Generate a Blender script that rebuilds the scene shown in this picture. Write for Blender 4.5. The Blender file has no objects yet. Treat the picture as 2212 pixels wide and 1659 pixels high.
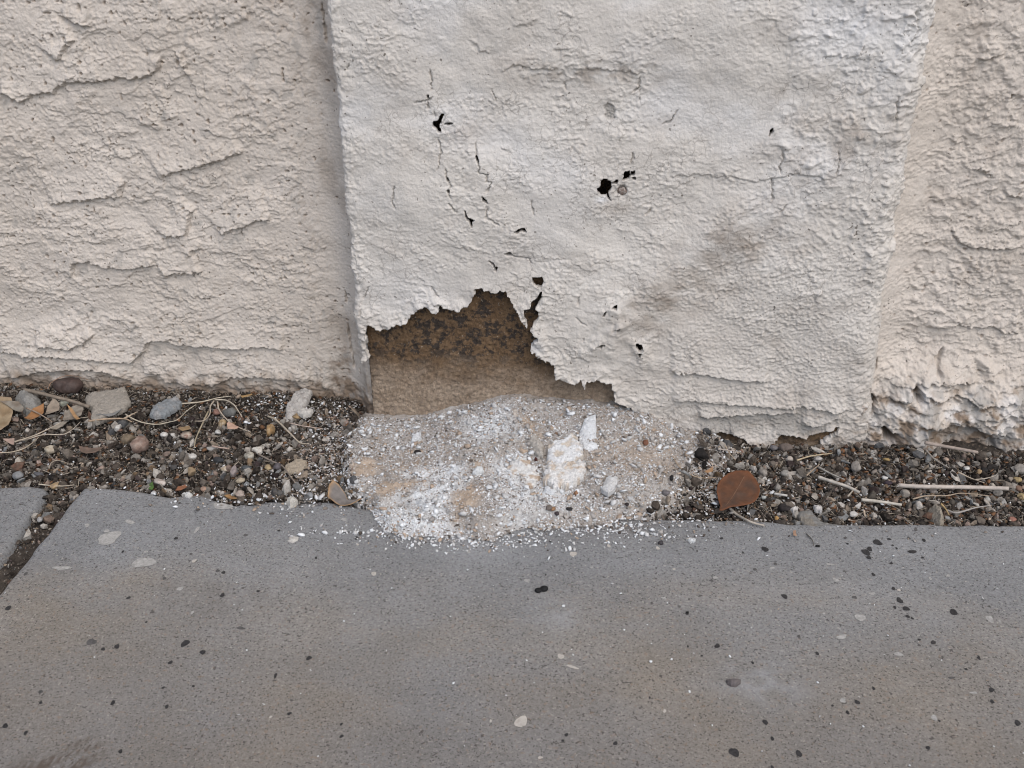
import bpy, bmesh, math
import numpy as np
from mathutils import Matrix, Vector

R = math.radians
rng = np.random.default_rng(7)
scene = bpy.context.scene
COL = scene.collection

# ------------------------------------------------------------------ camera
W0, H0, F0 = 2212.0, 1659.0, 2280.94
PITCH, YAW, ROLL = R(28.268), R(5.695), R(-0.884)
CAM = np.array([0.0, -0.872, 0.52])

def cam_axes():
    cp, sp = math.cos(PITCH), math.sin(PITCH)
    f = np.array([0, cp, -sp]); u = np.array([0, sp, cp]); x = np.array([1.0, 0, 0])
    cr, sr = math.cos(ROLL), math.sin(ROLL)
    x, u = cr * x + sr * u, -sr * x + cr * u
    cy, sy = math.cos(YAW), math.sin(YAW)
    Z = np.array([[cy, -sy, 0], [sy, cy, 0], [0, 0, 1]])
    return Z @ x, Z @ u, Z @ f
CX, CU, CF = cam_axes()
cd = bpy.data.cameras.new("camera")
cd.sensor_fit = 'HORIZONTAL'; cd.sensor_width = 36.0
cd.lens = F0 / W0 * 36.0
cd.clip_start = 0.02; cd.clip_end = 200
cam = bpy.data.objects.new("camera", cd); COL.objects.link(cam)
m = Matrix.Identity(4)
for i in range(3):
    m[i][0], m[i][1], m[i][2], m[i][3] = CX[i], CU[i], -CF[i], CAM[i]
cam.matrix_world = m
scene.camera = cam

# ------------------------------------------------------------------ light
SUN_EL, SUN_AZ = R(54), R(30)          # azimuth measured from -Y (towards the viewer) to +X (right)
w = bpy.data.worlds.new("World"); scene.world = w; w.use_nodes = True
nt = w.node_tree; nt.nodes.clear()
sky = nt.nodes.new('ShaderNodeTexSky'); sky.sky_type = 'NISHITA'
sky.sun_disc = False; sky.sun_elevation = SUN_EL
sky.sun_rotation = math.pi - SUN_AZ; sky.air_density = 1.0; sky.dust_density = 2.5; sky.ozone_density = 1.0
bg = nt.nodes.new('ShaderNodeBackground'); bg.inputs[1].default_value = 0.15
wo = nt.nodes.new('ShaderNodeOutputWorld')
nt.links.new(sky.outputs[0], bg.inputs[0]); nt.links.new(bg.outputs[0], wo.inputs[0])
sl = bpy.data.lights.new("sun", 'SUN'); sl.energy = 2.0; sl.angle = R(75); sl.color = (1.0, 0.95, 0.88)
so = bpy.data.objects.new("sun", sl); COL.objects.link(so)
sd = Vector((math.sin(SUN_AZ) * math.cos(SUN_EL), -math.cos(SUN_AZ) * math.cos(SUN_EL), math.sin(SUN_EL)))
so.rotation_euler = sd.to_track_quat('Z', 'Y').to_euler()
so.location = (1, -1, 2)
scene.view_settings.view_transform = 'Standard'
scene.view_settings.look = 'None'
scene.view_settings.exposure = 0.11
scene.view_settings.gamma = 1.0
scene.view_settings.use_curve_mapping = False
try:
    scene.cycles.filter_width = 1.05; scene.cycles.max_bounces = 6; scene.cycles.diffuse_bounces = 4
except Exception:
    pass

# ------------------------------------------------------------------ picture coordinates -> places
def ray(q):
    d = CX * (q[0] - W0 / 2) - CU * (q[1] - H0 / 2) + CF * F0
    return d / np.linalg.norm(d)
def gnd(q, z=0.0):
    d = ray(q); return CAM + d * (z - CAM[2]) / d[2]
def wal(q, Y=0.0):
    d = ray(q); return CAM + d * (Y - CAM[1]) / d[1]
def scale_at(q, z=0.0):
    p = gnd(q, z); return float((p - CAM) @ CF) / F0
VIEWS = dict(A=(0, 0, .34722), B=(704.06, 0, .34722), C=(1443.95, 0, .34722), D=(0, 512.04, .34722),
             E=(704.06, 576.05, .34722), F=(1443.95, 576.05, .34722), G=(0, 1082.97, .5), H=(1106, 1082.97, .5),
             d=(0, 800.06, .17361), e=(384.03, 800.06, .17361), m=(736.06, 851.27, .17361), n=(1088.1, 851.27, .17361),
             f=(1440.1, 864.07, .17361), g=(1827.98, 864.07, .17361), h=(1216.1, 256.02, .11574), P=(0, 0, 1.0))
def px(view, *c):
    ox, oy, k = VIEWS[view]
    a = np.array(c, float).reshape(-1, 2)
    return a * k + np.array([ox, oy])
def px1(view, x, y): return px(view, x, y)[0]

# ------------------------------------------------------------------ noise
def _hash(ix, iy, seed):
    h = (ix.astype(np.int64) * 374761393 + iy.astype(np.int64) * 668265263 + seed * 1274126177) & 0xFFFFFFFF
    h = ((h ^ (h >> 13)) * 1274126177) & 0xFFFFFFFF
    return (h ^ (h >> 16)) & 0xFFFFFFFF
def pn(x, y, seed=0):
    x = np.asarray(x, float); y = np.asarray(y, float)
    ix = np.floor(x); iy = np.floor(y); fx = x - ix; fy = y - iy
    u = fx * fx * fx * (fx * (fx * 6 - 15) + 10); v = fy * fy * fy * (fy * (fy * 6 - 15) + 10)
    def g(a, b):
        h = _hash(ix + a, iy + b, seed) * (2 * math.pi / 4294967296.0)
        return np.cos(h) * (fx - a) + np.sin(h) * (fy - b)
    n0 = g(0, 0); n1 = g(1, 0); a = n0 + u * (n1 - n0)
    n0 = g(0, 1); n1 = g(1, 1); b = n0 + u * (n1 - n0)
    return (a + v * (b - a)) * 1.5
def fbm(x, y, oct=4, seed=0, gain=.5):
    s = 0; a = 1.0; t = 0
    for i in range(oct):
        s = s + a * pn(x, y, seed + i * 17); t += a; a *= gain
        x = x * 2.03 + 11.3; y = y * 2.03 + 5.7
    return s / t * 1.3
def ss(a, b, x):
    t = np.clip((x - a) / (b - a), 0, 1); return t * t * (3 - 2 * t)

def sdf(P, poly):
    """signed distance, negative inside"""
    poly = np.asarray(poly, float); n = len(poly)
    d = np.full(len(P), 1e9); ins = np.zeros(len(P), bool)
    for i in range(n):
        a = poly[i]; b = poly[(i + 1) % n]; e = b - a
        w_ = P - a; t = np.clip((w_ @ e) / max(e @ e, 1e-18), 0, 1)
        d = np.minimum(d, np.hypot(w_[:, 0] - e[0] * t, w_[:, 1] - e[1] * t))
        c = (a[1] > P[:, 1]) != (b[1] > P[:, 1])
        if abs(e[1]) > 1e-15:
            ins ^= c & (P[:, 0] < a[0] + e[0] * (P[:, 1] - a[1]) / e[1])
    return np.where(ins, -d, d)
def sdf_local(P, poly, pad):
    poly = np.asarray(poly, float); lo = poly.min(0) - pad; hi = poly.max(0) + pad
    sel = np.nonzero((P[:, 0] > lo[0]) & (P[:, 0] < hi[0]) & (P[:, 1] > lo[1]) & (P[:, 1] < hi[1]))[0]
    return sel, (sdf(P[sel], poly) if len(sel) else np.zeros(0))
def line_side(P, L):
    """(distance, side, arc position of the nearest point, total length); side > 0 above a left-to-right line"""
    L = np.asarray(L, float)
    d = np.full(len(P), 1e9); s = np.zeros(len(P)); T = np.zeros(len(P)); acc = 0
    for a, b in zip(L[:-1], L[1:]):
        e = b - a; le = np.hypot(*e) + 1e-12
        w_ = P - a; t = np.clip((w_ @ e) / (le * le), 0, 1)
        dd = np.hypot(w_[:, 0] - e[0] * t, w_[:, 1] - e[1] * t)
        sd_ = e[0] * w_[:, 1] - e[1] * w_[:, 0]
        k = dd < d
        d = np.where(k, dd, d); s = np.where(k, np.sign(sd_), s); T = np.where(k, acc + t * le, T); acc += le
    return d, s, T, acc

# ------------------------------------------------------------------ mesh helpers
def mesh_np(name, V, faces, mats, smooth=True, fattr=None, cattr=None, midx=None):
    """faces: (m,k) int array or list of such arrays"""
    if not isinstance(faces, list): faces = [faces]
    faces = [np.asarray(f_) for f_ in faces if len(f_)]
    me = bpy.data.meshes.new(name)
    V = np.ascontiguousarray(V, np.float32)
    me.vertices.add(len(V)); me.vertices.foreach_set('co', V.ravel())
    li = np.concatenate([f_.ravel() for f_ in faces]).astype(np.int32)
    cnt = np.concatenate([np.full(len(f_), f_.shape[1]) for f_ in faces])
    st = np.concatenate([[0], np.cumsum(cnt)[:-1]]).astype(np.int32)
    me.loops.add(len(li)); me.loops.foreach_set('vertex_index', li)
    me.polygons.add(len(st)); me.polygons.foreach_set('loop_start', st)
    if midx is not None: me.polygons.foreach_set('material_index', np.asarray(midx, np.int32))
    me.update(calc_edges=True)
    me.polygons.foreach_set('use_smooth', np.full(len(st), bool(smooth)))
    for k, v in (fattr or {}).items():
        at = me.attributes.new(k, 'FLOAT', 'POINT'); at.data.foreach_set('value', np.ascontiguousarray(v, np.float32))
    if cattr is not None:
        at = me.attributes.new('Col', 'FLOAT_COLOR', 'POINT')
        c = np.ones((len(V), 4), np.float32); c[:, :3] = cattr
        at.data.foreach_set('color', c.ravel())
    for mt in (mats if isinstance(mats, (list, tuple)) else [mats]): me.materials.append(mt)
    me.update()
    return me
def link(name, me, parent=None):
    o = bpy.data.objects.new(name, me); COL.objects.link(o)
    if parent: o.parent = parent
    return o
def tag(o, label=None, cat=None, group=None, kind=None):
    if label: o['label'] = label
    if cat: o['category'] = cat
    if group: o['group'] = group
    if kind: o['kind'] = kind
    return o
def grid_faces(nu, nv):
    i = np.arange(nu * nv).reshape(nv, nu)
    return np.stack([i[:-1, :-1], i[:-1, 1:], i[1:, 1:], i[1:, :-1]], -1).reshape(-1, 4)
def axis(a, b, step, lo, hi, grow=1.25):
    """dense between a and b, growing steps out to lo and hi"""
    c = list(np.arange(a, b + step * .5, step)); s = step; x = c[-1]
    while x < hi:
        s *= grow; x = min(x + s, hi); c.append(x)
    s = step; x = c[0]; pre = []
    while x > lo:
        s *= grow; x = max(x - s, lo); pre.append(x)
    return np.array(pre[::-1] + c)

def axis2(a, b, step, a2, b2, step2, lo, hi):
    core_ = np.arange(a, b + step * .5, step)
    r = axis(core_[-1] + step2, b2, step2, core_[-1] + step2, hi) if b2 > b else np.array([])
    l = axis(a2, core_[0] - step2, step2, lo, core_[0] - step2) if a2 < a else np.array([])
    return np.concatenate([l, core_, r])

# ------------------------------------------------------------------ materials
def new_mat(name):
    mt = bpy.data.materials.new(name); mt.use_nodes = True
    t = mt.node_tree; b = t.nodes['Principled BSDF']
    b.inputs['Specular IOR Level'].default_value = .25
    return mt, t, b
class N:
    def __init__(s, t): s.t = t
    def __call__(s, typ, **kw):
        n = s.t.nodes.new(typ)
        for k, v in kw.items():
            if k.startswith('i_'):
                n.inputs[int(k[2:]) if k[2:].isdigit() else k[2:]].default_value = v
            else: setattr(n, k, v)
        return n
    def lk(s, a, b): s.t.links.new(a, b)
    def noise(s, scale, detail=4, rough=.55, vec=None):
        n = s('ShaderNodeTexNoise'); n.inputs['Scale'].default_value = scale
        n.inputs['Detail'].default_value = detail; n.inputs['Roughness'].default_value = rough
        if vec is not None: s.lk(vec, n.inputs['Vector'])
        return n.outputs[0]
    def ramp(s, fac, *st):
        r = s('ShaderNodeValToRGB'); e = r.color_ramp.elements
        while len(e) < len(st): e.new(.5)
        for k, (p, c) in enumerate(st):
            e[k].position = p; e[k].color = (c, c, c, 1) if not isinstance(c, tuple) else (*c, 1)
        s.lk(fac, r.inputs[0]); return r.outputs[0]
    def mix(s, fac, a, b, mode='MIX'):
        n = s('ShaderNodeMix', data_type='RGBA', blend_type=mode)
        for sock, v in ((n.inputs[0], fac), (n.inputs[6], a), (n.inputs[7], b)):
            if hasattr(v, 'links'): s.lk(v, sock)
            elif isinstance(v, (int, float)): sock.default_value = v if sock.type == 'VALUE' else (v, v, v, 1)
            else: sock.default_value = (*v, 1)
        return n.outputs[2]
    def math(s, op, a, b=None):
        n = s('ShaderNodeMath', operation=op)
        for k, v in enumerate((a, b)):
            if v is None: continue
            if hasattr(v, 'links'): s.lk(v, n.inputs[k])
            else: n.inputs[k].default_value = v
        return n.outputs[0]
    def attr(s, name, col=False):
        n = s('ShaderNodeAttribute', attribute_name=name); return n.outputs[0 if col else 2]
    def pos(s): return s('ShaderNodeTexCoord').outputs['Object']
    def bump(s, h, dist, strength=1.0):
        n = s('ShaderNodeBump'); n.inputs['Distance'].default_value = dist; n.inputs['Strength'].default_value = strength
        s.lk(h, n.inputs['Height']); return n.outputs[0]

def stucco_mat(name, c1, c2, crackle=0.0):
    mt, t, b = new_mat(name); n = N(t); p = n.pos()
    base = n.mix(n.ramp(n.noise(9, 4, .6, p), (.35, 0.), (.65, 1.)), c1, c2)
    grain = n.noise(420, 3, .6, p)
    base = n.mix(n.ramp(grain, (.3, .9), (.7, 1.06)), 0, base, 'MIX') if False else n.mix(1.0, base, n.ramp(grain, (.3, .90), (.7, 1.0)), 'MULTIPLY')
    # pale bluish tint, brown grime, dark specks
    base = n.mix(n.attr('pale_tint'), base, (.63, .63, .635))
    base = n.mix(n.attr('dirt_tone'), base, (.175, .125, .085))
    base = n.mix(n.attr('grey'), base, (.30, .285, .265))
    sp = n.ramp(n.noise(330, 1, .4, p), (.70, 0.), (.745, 1.))
    sp = n.math('MULTIPLY', sp, n.ramp(n.noise(26, 2, .5, p), (.42, 0.), (.6, .8)))
    base = n.mix(sp, base, (.10, .085, .07))
    h = grain
    if crackle:
        wv = n('ShaderNodeVectorMath', operation='ADD')
        ns = n('ShaderNodeTexNoise'); ns.inputs['Scale'].default_value = 130; n.lk(p, ns.inputs['Vector'])
        sc = n('ShaderNodeVectorMath', operation='SCALE'); sc.inputs[3].default_value = .009
        n.lk(ns.outputs[1], sc.inputs[0]); n.lk(p, wv.inputs[0]); n.lk(sc.outputs[0], wv.inputs[1])
        vo = n('ShaderNodeTexVoronoi', feature='DISTANCE_TO_EDGE'); vo.inputs['Scale'].default_value = 95
        n.lk(wv.outputs[0], vo.inputs['Vector'])
        cr = n.ramp(vo.outputs['Distance'], (.0, 1.), (.05, 0.))
        cr = n.math('MULTIPLY', cr, n.ramp(n.noise(22, 3, .6, p), (.49, 0.), (.62, 1.)))
        base = n.mix(n.math('MULTIPLY', cr, crackle), base, (.16, .14, .125))
    n.lk(base, b.inputs['Base Color']); b.inputs['Roughness'].default_value = .85
    n.lk(n.bump(h, .0008, 1.0), b.inputs['Normal'])
    return mt
M_PIL = stucco_mat('painted_stucco', (.60, .571, .532), (.553, .521, .482), .5)
M_PAN = stucco_mat('cream_stucco', (.583, .532, .480), (.530, .478, .424), 0.0)

def core_mat():
    mt, t, b = new_mat('brown_masonry'); n = N(t); p = n.pos()
    base = n.mix(n.ramp(n.noise(30, 5, .65, p), (.35, 0.), (.65, 1.)), (.14, .088, .050), (.19, .124, .072))
    blot = n.ramp(n.noise(125, 5, .7, p), (.485, 0.), (.56, 1.))
    blot = n.math('MULTIPLY', blot, n.attr('mottle'))
    base = n.mix(n.math('MULTIPLY', blot, .9), base, (.040, .035, .033))
    dust = n.math('MULTIPLY', n.attr('dust'), n.ramp(n.noise(70, 5, .7, p), (.3, .5), (.6, 1.)))
    base = n.mix(dust, base, (.40, .32, .245))
    base = n.mix(1.0, base, n.ramp(n.noise(330, 4, .7, p), (.3, .62), (.68, 1.25)), 'MULTIPLY')
    g = n.noise(430, 2, .5, p)
    base = n.mix(n.ramp(g, (.69, 0.), (.74, .6)), base, (.40, .35, .29))
    base = n.mix(n.ramp(n.noise(480, 2, .5, p), (.66, 0.), (.72, .7)), base, (.06, .045, .035))
    n.lk(base, b.inputs['Base Color']); b.inputs['Roughness'].default_value = .9
    n.lk(n.bump(n.noise(430, 4, .75, p), .0024), b.inputs['Normal'])
    return mt
M_CORE = core_mat()

def pave_mat():
    mt, t, b = new_mat('concrete'); n = N(t); p = n.pos()
    grey, tan = (.212, .219, .227), (.232, .206, .172)
    k = n.math('MULTIPLY', n.attr('tan'), n.ramp(n.noise(6, 5, .6, p), (.3, .25), (.68, 1.)))
    base = n.mix(k, grey, tan)
    base = n.mix(1.0, base, n.ramp(n.noise(11, 5, .6, p), (.3, .86), (.7, 1.10)), 'MULTIPLY')
    base = n.mix(1.0, base, n.ramp(n.noise(420, 4, .8, p), (.3, .66), (.7, 1.30)), 'MULTIPLY')
    base = n.mix(n.ramp(n.noise(640, 2, .5, p), (.60, 0.), (.66, .8)), base, (.055, .05, .048))
    base = n.mix(n.ramp(n.noise(240, 2, .45, p), (.68, 0.), (.71, .8)), base, (.06, .055, .052))
    base = n.mix(n.ramp(n.noise(520, 2, .5, p), (.635, 0.), (.70, .6)), base, (.40, .37, .33))
    base = n.mix(n.math('MULTIPLY', n.ramp(n.noise(300, 2, .5, p), (.62, 0.), (.68, .5)), n.attr('tan')), base, (.26, .19, .14))
    base = n.mix(n.attr('pale_tint'), base, (.34, .355, .37))
    base = n.mix(n.attr('dirt_tone'), base, (.105, .085, .07))
    n.lk(base, b.inputs['Base Color']); b.inputs['Roughness'].default_value = .8
    n.lk(n.bump(n.noise(620, 4, .75, p), .0010, 1.0), b.inputs['Normal'])
    return mt
M_PAVE = pave_mat()

def attr_mat(name, rough=.85, nscale=220, lo=.72, hi=1.18, bump=.0008, speck=None, spec=.25, dust=None):
    mt, t, b = new_mat(name); n = N(t); p = n.pos()
    base = n.mix(1.0, n.attr('Col', True), n.ramp(n.noise(nscale, 4, .6, p), (.3, lo), (.7, hi)), 'MULTIPLY')
    if dust: base = n.mix(n.ramp(n.noise(150, 4, .7, p), (.48, .0), (.70, .45)), base, dust)
    if speck:
        base = n.mix(n.ramp(n.noise(nscale * 2.2, 2, .5, p), (.62, 0.), (.68, .7)), base, speck)
    n.lk(base, b.inputs['Base Color']); b.inputs['Roughness'].default_value = rough
    b.inputs['Specular IOR Level'].default_value = spec
    n.lk(n.bump(n.noise(nscale * 2, 3, .6, p), bump), b.inputs['Normal'])
    return mt
def flat_mat(name, c, rough=.8, nscale=250, lo=.75, hi=1.15, bump=.0006, speck=None, spec=.25):
    mt, t, b = new_mat(name); n = N(t); p = n.pos()
    base = n.mix(1.0, c, n.ramp(n.noise(nscale, 4, .6, p), (.3, lo), (.7, hi)), 'MULTIPLY')
    if speck:
        base = n.mix(n.ramp(n.noise(nscale * 1.7, 3, .55, p), (.58, 0.), (.66, .75)), base, speck)
    n.lk(base, b.inputs['Base Color']); b.inputs['Roughness'].default_value = rough
    b.inputs['Specular IOR Level'].default_value = spec
    n.lk(n.bump(n.noise(nscale * 2, 3, .6, p), bump), b.inputs['Normal'])
    return mt
M_GRAVEL = attr_mat('gravel_stone', .9, 260, .55, 1.25, .0008, None, .12, (.15, .13, .108))
M_STONE = attr_mat('stone', .85, 240, .62, 1.2, .0008, None, .15)
M_CRUMB = attr_mat('plaster_crumb', .9)
M_SOIL = flat_mat('dark_soil', (.042, .035, .029), .95, 180, .5, 1.5, .002, (.14, .11, .085))
def mound_mat():
    mt, t, b = new_mat('crumbled_plaster'); n = N(t); p = n.pos()
    base = n.mix(n.ramp(n.noise(50, 4, .6, p), (.35, 0.), (.65, 1.)), (.34, .305, .27), (.42, .40, .38))
    base = n.mix(n.attr('tan'), base, (.43, .35, .275))
    base = n.mix(n.math('MULTIPLY', n.attr('pale_tint'), n.ramp(n.noise(90, 5, .7, p), (.30, .45), (.55, 1.))), base, (.70, .72, .74))
    base = n.mix(n.attr('dirt_tone'), base, (.12, .095, .075))
    base = n.mix(1.0, base, n.ramp(n.noise(420, 3, .65, p), (.3, .68), (.65, 1.1)), 'MULTIPLY')
    base = n.mix(n.ramp(n.noise(520, 2, .5, p), (.64, 0.), (.70, .7)), base, (.07, .06, .05))
    n.lk(base, b.inputs['Base Color']); b.inputs['Roughness'].default_value = .95
    n.lk(n.bump(n.noise(430, 4, .7, p), .002), b.inputs['Normal'])
    return mt
M_MOUND = mound_mat()

# ================================================================== WALL
XL, XR = -0.232, 0.244
def relief_lap(X, Z, period, seed, warp=1.0, slope=.18, eps=.0011):
    """trowelled laps: thick at their ragged lower edge, thin above it"""
    zz = Z - slope * X
    ph = zz / period + warp * fbm(X / (period * 1.9), zz / (period * 1.1), 3, seed) \
        + .16 * fbm(X / .006, zz / .005, 3, seed + 5)
    idx = np.floor(ph); f = ph - idx
    amp = ss(-.05, .40, pn(X / (period * 1.6) + idx * 13.7, zz / (period * 2) + idx * 3.1, seed + 9))
    e = eps / period
    return (1 - f) ** .75 * ss(0, e * 1.6, f) * amp
def add_ledges(P, h, lines, A, L, seed, rag=.0016, eps=.0009):
    for k, ln in enumerate(lines):
        amp, le = A, L
        ln = np.asarray(ln); lo = ln.min(0) - le * 3; hi = ln.max(0) + le * 3
        sel = np.nonzero((P[:, 0] > lo[0]) & (P[:, 0] < hi[0]) & (P[:, 1] > lo[1]) & (P[:, 1] < hi[1]))[0]
        if not len(sel): continue
        Q = P[sel]
        j = np.stack([fbm(Q[:, 0] / .006, Q[:, 1] / .006, 3, seed + k), fbm(Q[:, 0] / .005, Q[:, 1] / .005, 3, seed + k + 50)], -1) * rag * 1.6
        d, s, T, tot = line_side(Q + j, ln)
        fade = ss(0, .006, T) * ss(0, .006, tot - T)
        sgn = d * s
        h[sel] += amp * ss(-eps * .4, eps * .6, sgn) * np.exp(-np.maximum(sgn, 0) / le) * fade
        h[sel] -= .42 * amp * np.exp(-((sgn + .0011) / .0010) ** 2) * fade
    return h
def groove(P, h, lines, depth, width, seed):
    for k, ln in enumerate(lines):
        ln = np.asarray(ln); lo = ln.min(0) - .01; hi = ln.max(0) + .01
        sel = np.nonzero((P[:, 0] > lo[0]) & (P[:, 0] < hi[0]) & (P[:, 1] > lo[1]) & (P[:, 1] < hi[1]))[0]
        if not len(sel): continue
        Q = P[sel] + np.stack([fbm(P[sel, 0] / .004, P[sel, 1] / .004, 2, seed + k), fbm(P[sel, 0] / .004, P[sel, 1] / .004, 2, seed + 31 + k)], -1) * .0011
        d, s, T, tot = line_side(Q, ln)
        wv = width * (.6 + .8 * ss(-.4, .5, pn(T / .008, T * 0 + k, seed)))
        h[sel] -= depth * (1 - ss(wv * .35, wv, d)) * ss(-.002, .003, np.minimum(T, tot - T))
    return h
def wl(view, Y, *c): return np.array([wal(q, Y)[[0, 2]] for q in px(view, *c)])

def sheet(name, ax_u, ax_z, place, h, keep, attrs, mat, parent, rim=.004, snap=None):
    nu, nz = len(ax_u), len(ax_z)
    U, Z = np.meshgrid(ax_u, ax_z); U = U.ravel(); Z = Z.ravel()
    pos, nrm = place(U, Z)
    V = pos + nrm * h[:, None]
    if snap is not None: V = V + snap
    Fc = grid_faces(nu, nz)
    if keep is not None:
        Fc = Fc[keep[Fc].all(1)]
        # rim of the broken skin
        E = np.concatenate([Fc[:, [0, 1]], Fc[:, [1, 2]], Fc[:, [2, 3]], Fc[:, [3, 0]]])
        key = np.sort(E, 1); code = key[:, 0].astype(np.int64) * (nu * nz) + key[:, 1]
        _, inv, cnt = np.unique(code, return_inverse=True, return_counts=True)
        B = E[cnt[inv] == 1]
        iu, iz = B % nu, B // nu
        out = ((iu == 0).all(1) | (iu == nu - 1).all(1) | (iz == 0).all(1) | (iz == nz - 1).all(1))
        B = B[~out]
        vb = np.unique(B); mp = np.full(nu * nz, -1); mp[vb] = np.arange(len(vb)) + nu * nz
        V2 = V[vb] - nrm[vb] * rim
        V = np.concatenate([V, V2])
        for k in attrs: attrs[k] = np.concatenate([attrs[k], attrs[k][vb]])
        Fr = np.stack([B[:, 1], B[:, 0], mp[B[:, 0]], mp[B[:, 1]]], -1)
        Fc = np.concatenate([Fc, Fr])
        used = np.zeros(len(V), bool); used[Fc.ravel()] = True
        re = np.cumsum(used) - 1; V = V[used]; Fc = re[Fc]
        for k in attrs: attrs[k] = attrs[k][used]
    me = mesh_np(name, V, Fc, mat, True, attrs)
    return link(name, me, parent)

wall = bpy.data.objects.new('stucco_wall', None); COL.objects.link(wall); wall.location = (0, .03, 0)
tag(wall, 'cream painted stucco wall with a projecting pilaster, cracked and spalled at its base', 'wall')
wall_inv = -np.array([0, .03, 0])

# ---- left panel
YL = .047
ax_u = axis2(-.70, -.20, .0008, -1.3, -.20, .0022, -4.0, -.20); ax_z = axis2(-.025, .43, .0008, -.025, .80, .0022, -.03, 1.6)
U, Z = np.meshgrid(ax_u, ax_z); U = U.ravel(); Z = Z.ravel(); Pn = np.stack([U, Z], -1)
h = .0026 * fbm(U / .09, Z / .06, 3, 3)
near_pil = ss(-.295, -.255, U)               # smoother strip beside the pilaster
rough = 1 - .75 * near_pil
h += rough * (.0013 * relief_lap(U, Z, .036, 11, 1.5, .10) + .0011 * relief_lap(U, Z, .017, 41, 1.9, .10) + .0007 * relief_lap(U, Z, .0095, 71, 2.1, .12))
pl = fbm(U / .016, Z / .011, 5, 88, .6)
h += rough * .0012 * ss(-.015, .022, pl) * ss(-.2, .3, pn(U / .05, Z / .04, 89))
gm = ss(-.25, .35, fbm(U / .035, Z / .022, 3, 140)); gm2 = (.12 + .75 * gm) * (.35 + .65 * rough)
h += gm2 * (.0006 * ss(.05, .6, pn(U / .0042, Z / .0036, 101)) + .0006 * ss(.05, .6, pn(U / .0027, Z / .0023, 130)) - .0007 * ss(.15, .6, pn(U / .0046, Z / .0040, 131))) \
    + .00034 * fbm(U / .0030, Z / .0026, 2, 133)
pits = ss(.57, .72, pn(U / .0052, Z / .0046, 150)) * ss(-.25, .2, pn(U / .03, Z / .03, 151))
h -= .0024 * pits
LL = [wl('A', YL, 0, 575, 60, 590, 130, 640, 180, 600, 250, 575, 330, 580, 370, 530, 450, 500, 550, 510, 620, 500, 700, 490, 770, 470, 820, 490, 900, 475, 970, 440, 1000, 400, 1005, 340),
      wl('A', YL, 370, 100, 450, 125, 540, 160, 580, 170), wl('A', YL, 1090, 300, 1120, 370, 1150, 430, 1160, 370),
      wl('A', YL, 1000, 1110, 1060, 1070, 1200, 1040, 1350, 1000, 1450, 960, 1520, 940),
      wl('A', YL, 310, 1270, 400, 1255, 550, 1240, 680, 1220, 740, 1225, 760, 1160, 785, 1115),
      wl('A', YL, 1040, 1490, 1060, 1465, 1160, 1460, 1170, 1400, 1180, 1330, 1220, 1295),
      wl('A', YL, 1370, 1470, 1420, 1430, 1500, 1410, 1600, 1370, 1700, 1350), wl('A', YL, 1165, 1600, 1200, 1560, 1270, 1540),
      wl('D', YL, 0, 705, 100, 715, 200, 735, 330, 730, 420, 740, 560, 750, 700, 765, 830, 775, 890, 715, 930, 640, 1000, 635, 1100, 660, 1270, 670, 1400, 685, 1500, 690, 1650, 680, 1780, 700),
      wl('D', YL, 230, 665, 330, 670, 430, 690, 520, 655, 600, 590),
      wl('D', YL, 450, 250, 455, 165, 560, 150, 640, 185, 760, 190, 830, 195, 900, 175, 980, 165),
      wl('D', YL, 1010, 250, 1080, 225, 1200, 220, 1270, 200),
      wl('D', YL, 60, 875, 110, 865, 250, 835, 400, 820, 480, 815, 640, 820, 830, 890),
      wl('D', YL, 880, 840, 1000, 850, 1040, 905, 1200, 910, 1330, 915, 1450, 870, 1600, 865, 1800, 880, 1950, 890),
      wl('A', YL, 1560, 130, 1530, 60), wl('A', YL, 350, 390, 420, 280, 480, 230)]
add_ledges(Pn, h, LL, .0043, .018, 200)
h = groove(Pn, h, [wl('A', YL, 2010, 20, 2035, 180, 2045, 260), wl('A', YL, 490, 20, 500, 70), wl('A', YL, 680, 860, 690, 890), wl('D', YL, 2165, 540, 2190, 690, 2215, 800), wl('D', YL, 2150, 330, 2165, 400)], .005, .0016, 300)
fil = np.clip((U + .262) / .030, 0, 1)
basew = ss(.035, .0, Z + .006 * fbm(U / .02, U * 0, 3, 9))
h += .004 * basew * fbm(U / .012, Z / .008, 3, 55)
dirt_tone = .85 * ss(.034, .0, Z + .018 * fbm(U / .018, Z / .02, 4, 19)) + .25 * ss(.0, .6, fbm(U / .05, Z / .03, 4, 21)) * ss(.1, .5, fbm(U / .008, Z / .006, 3, 22))
dirt_tone += .55 * ss(-.34, -.25, U) * ss(.10, .02, Z) * ss(-.1, .5, fbm(U / .012, Z / .012, 4, 25))
dirt_tone += .35 * near_pil * ss(-.1, .6, fbm(U / .03, Z / .06, 4, 27)) + .55 * pits
dirt_tone += .25 * ss(-.36, -.28, U) * ss(.30, .37, Z) * ss(-.2, .4, fbm(U / .02, Z / .02, 4, 29))
grey = .5 * ss(.45, .6, fbm(U / .02, Z / .02, 3, 31))
farf = ss(-1.7, -1.3, U) * ss(1.5, 1.1, U) * ss(1.1, .8, Z)
h *= farf
def place_left(U, Z):
    y = YL - .024 * fil ** 2.2
    return np.stack([U, y, Z], -1) + wall_inv, np.tile([0, -1.0, 0], (len(U), 1))
sheet('wall_panel', ax_u, ax_z, place_left, h, None, dict(dirt_tone=np.clip(dirt_tone, 0, .9), pale_tint=U * 0, grey=np.clip(grey, 0, 1)), M_PAN, wall)

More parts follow.
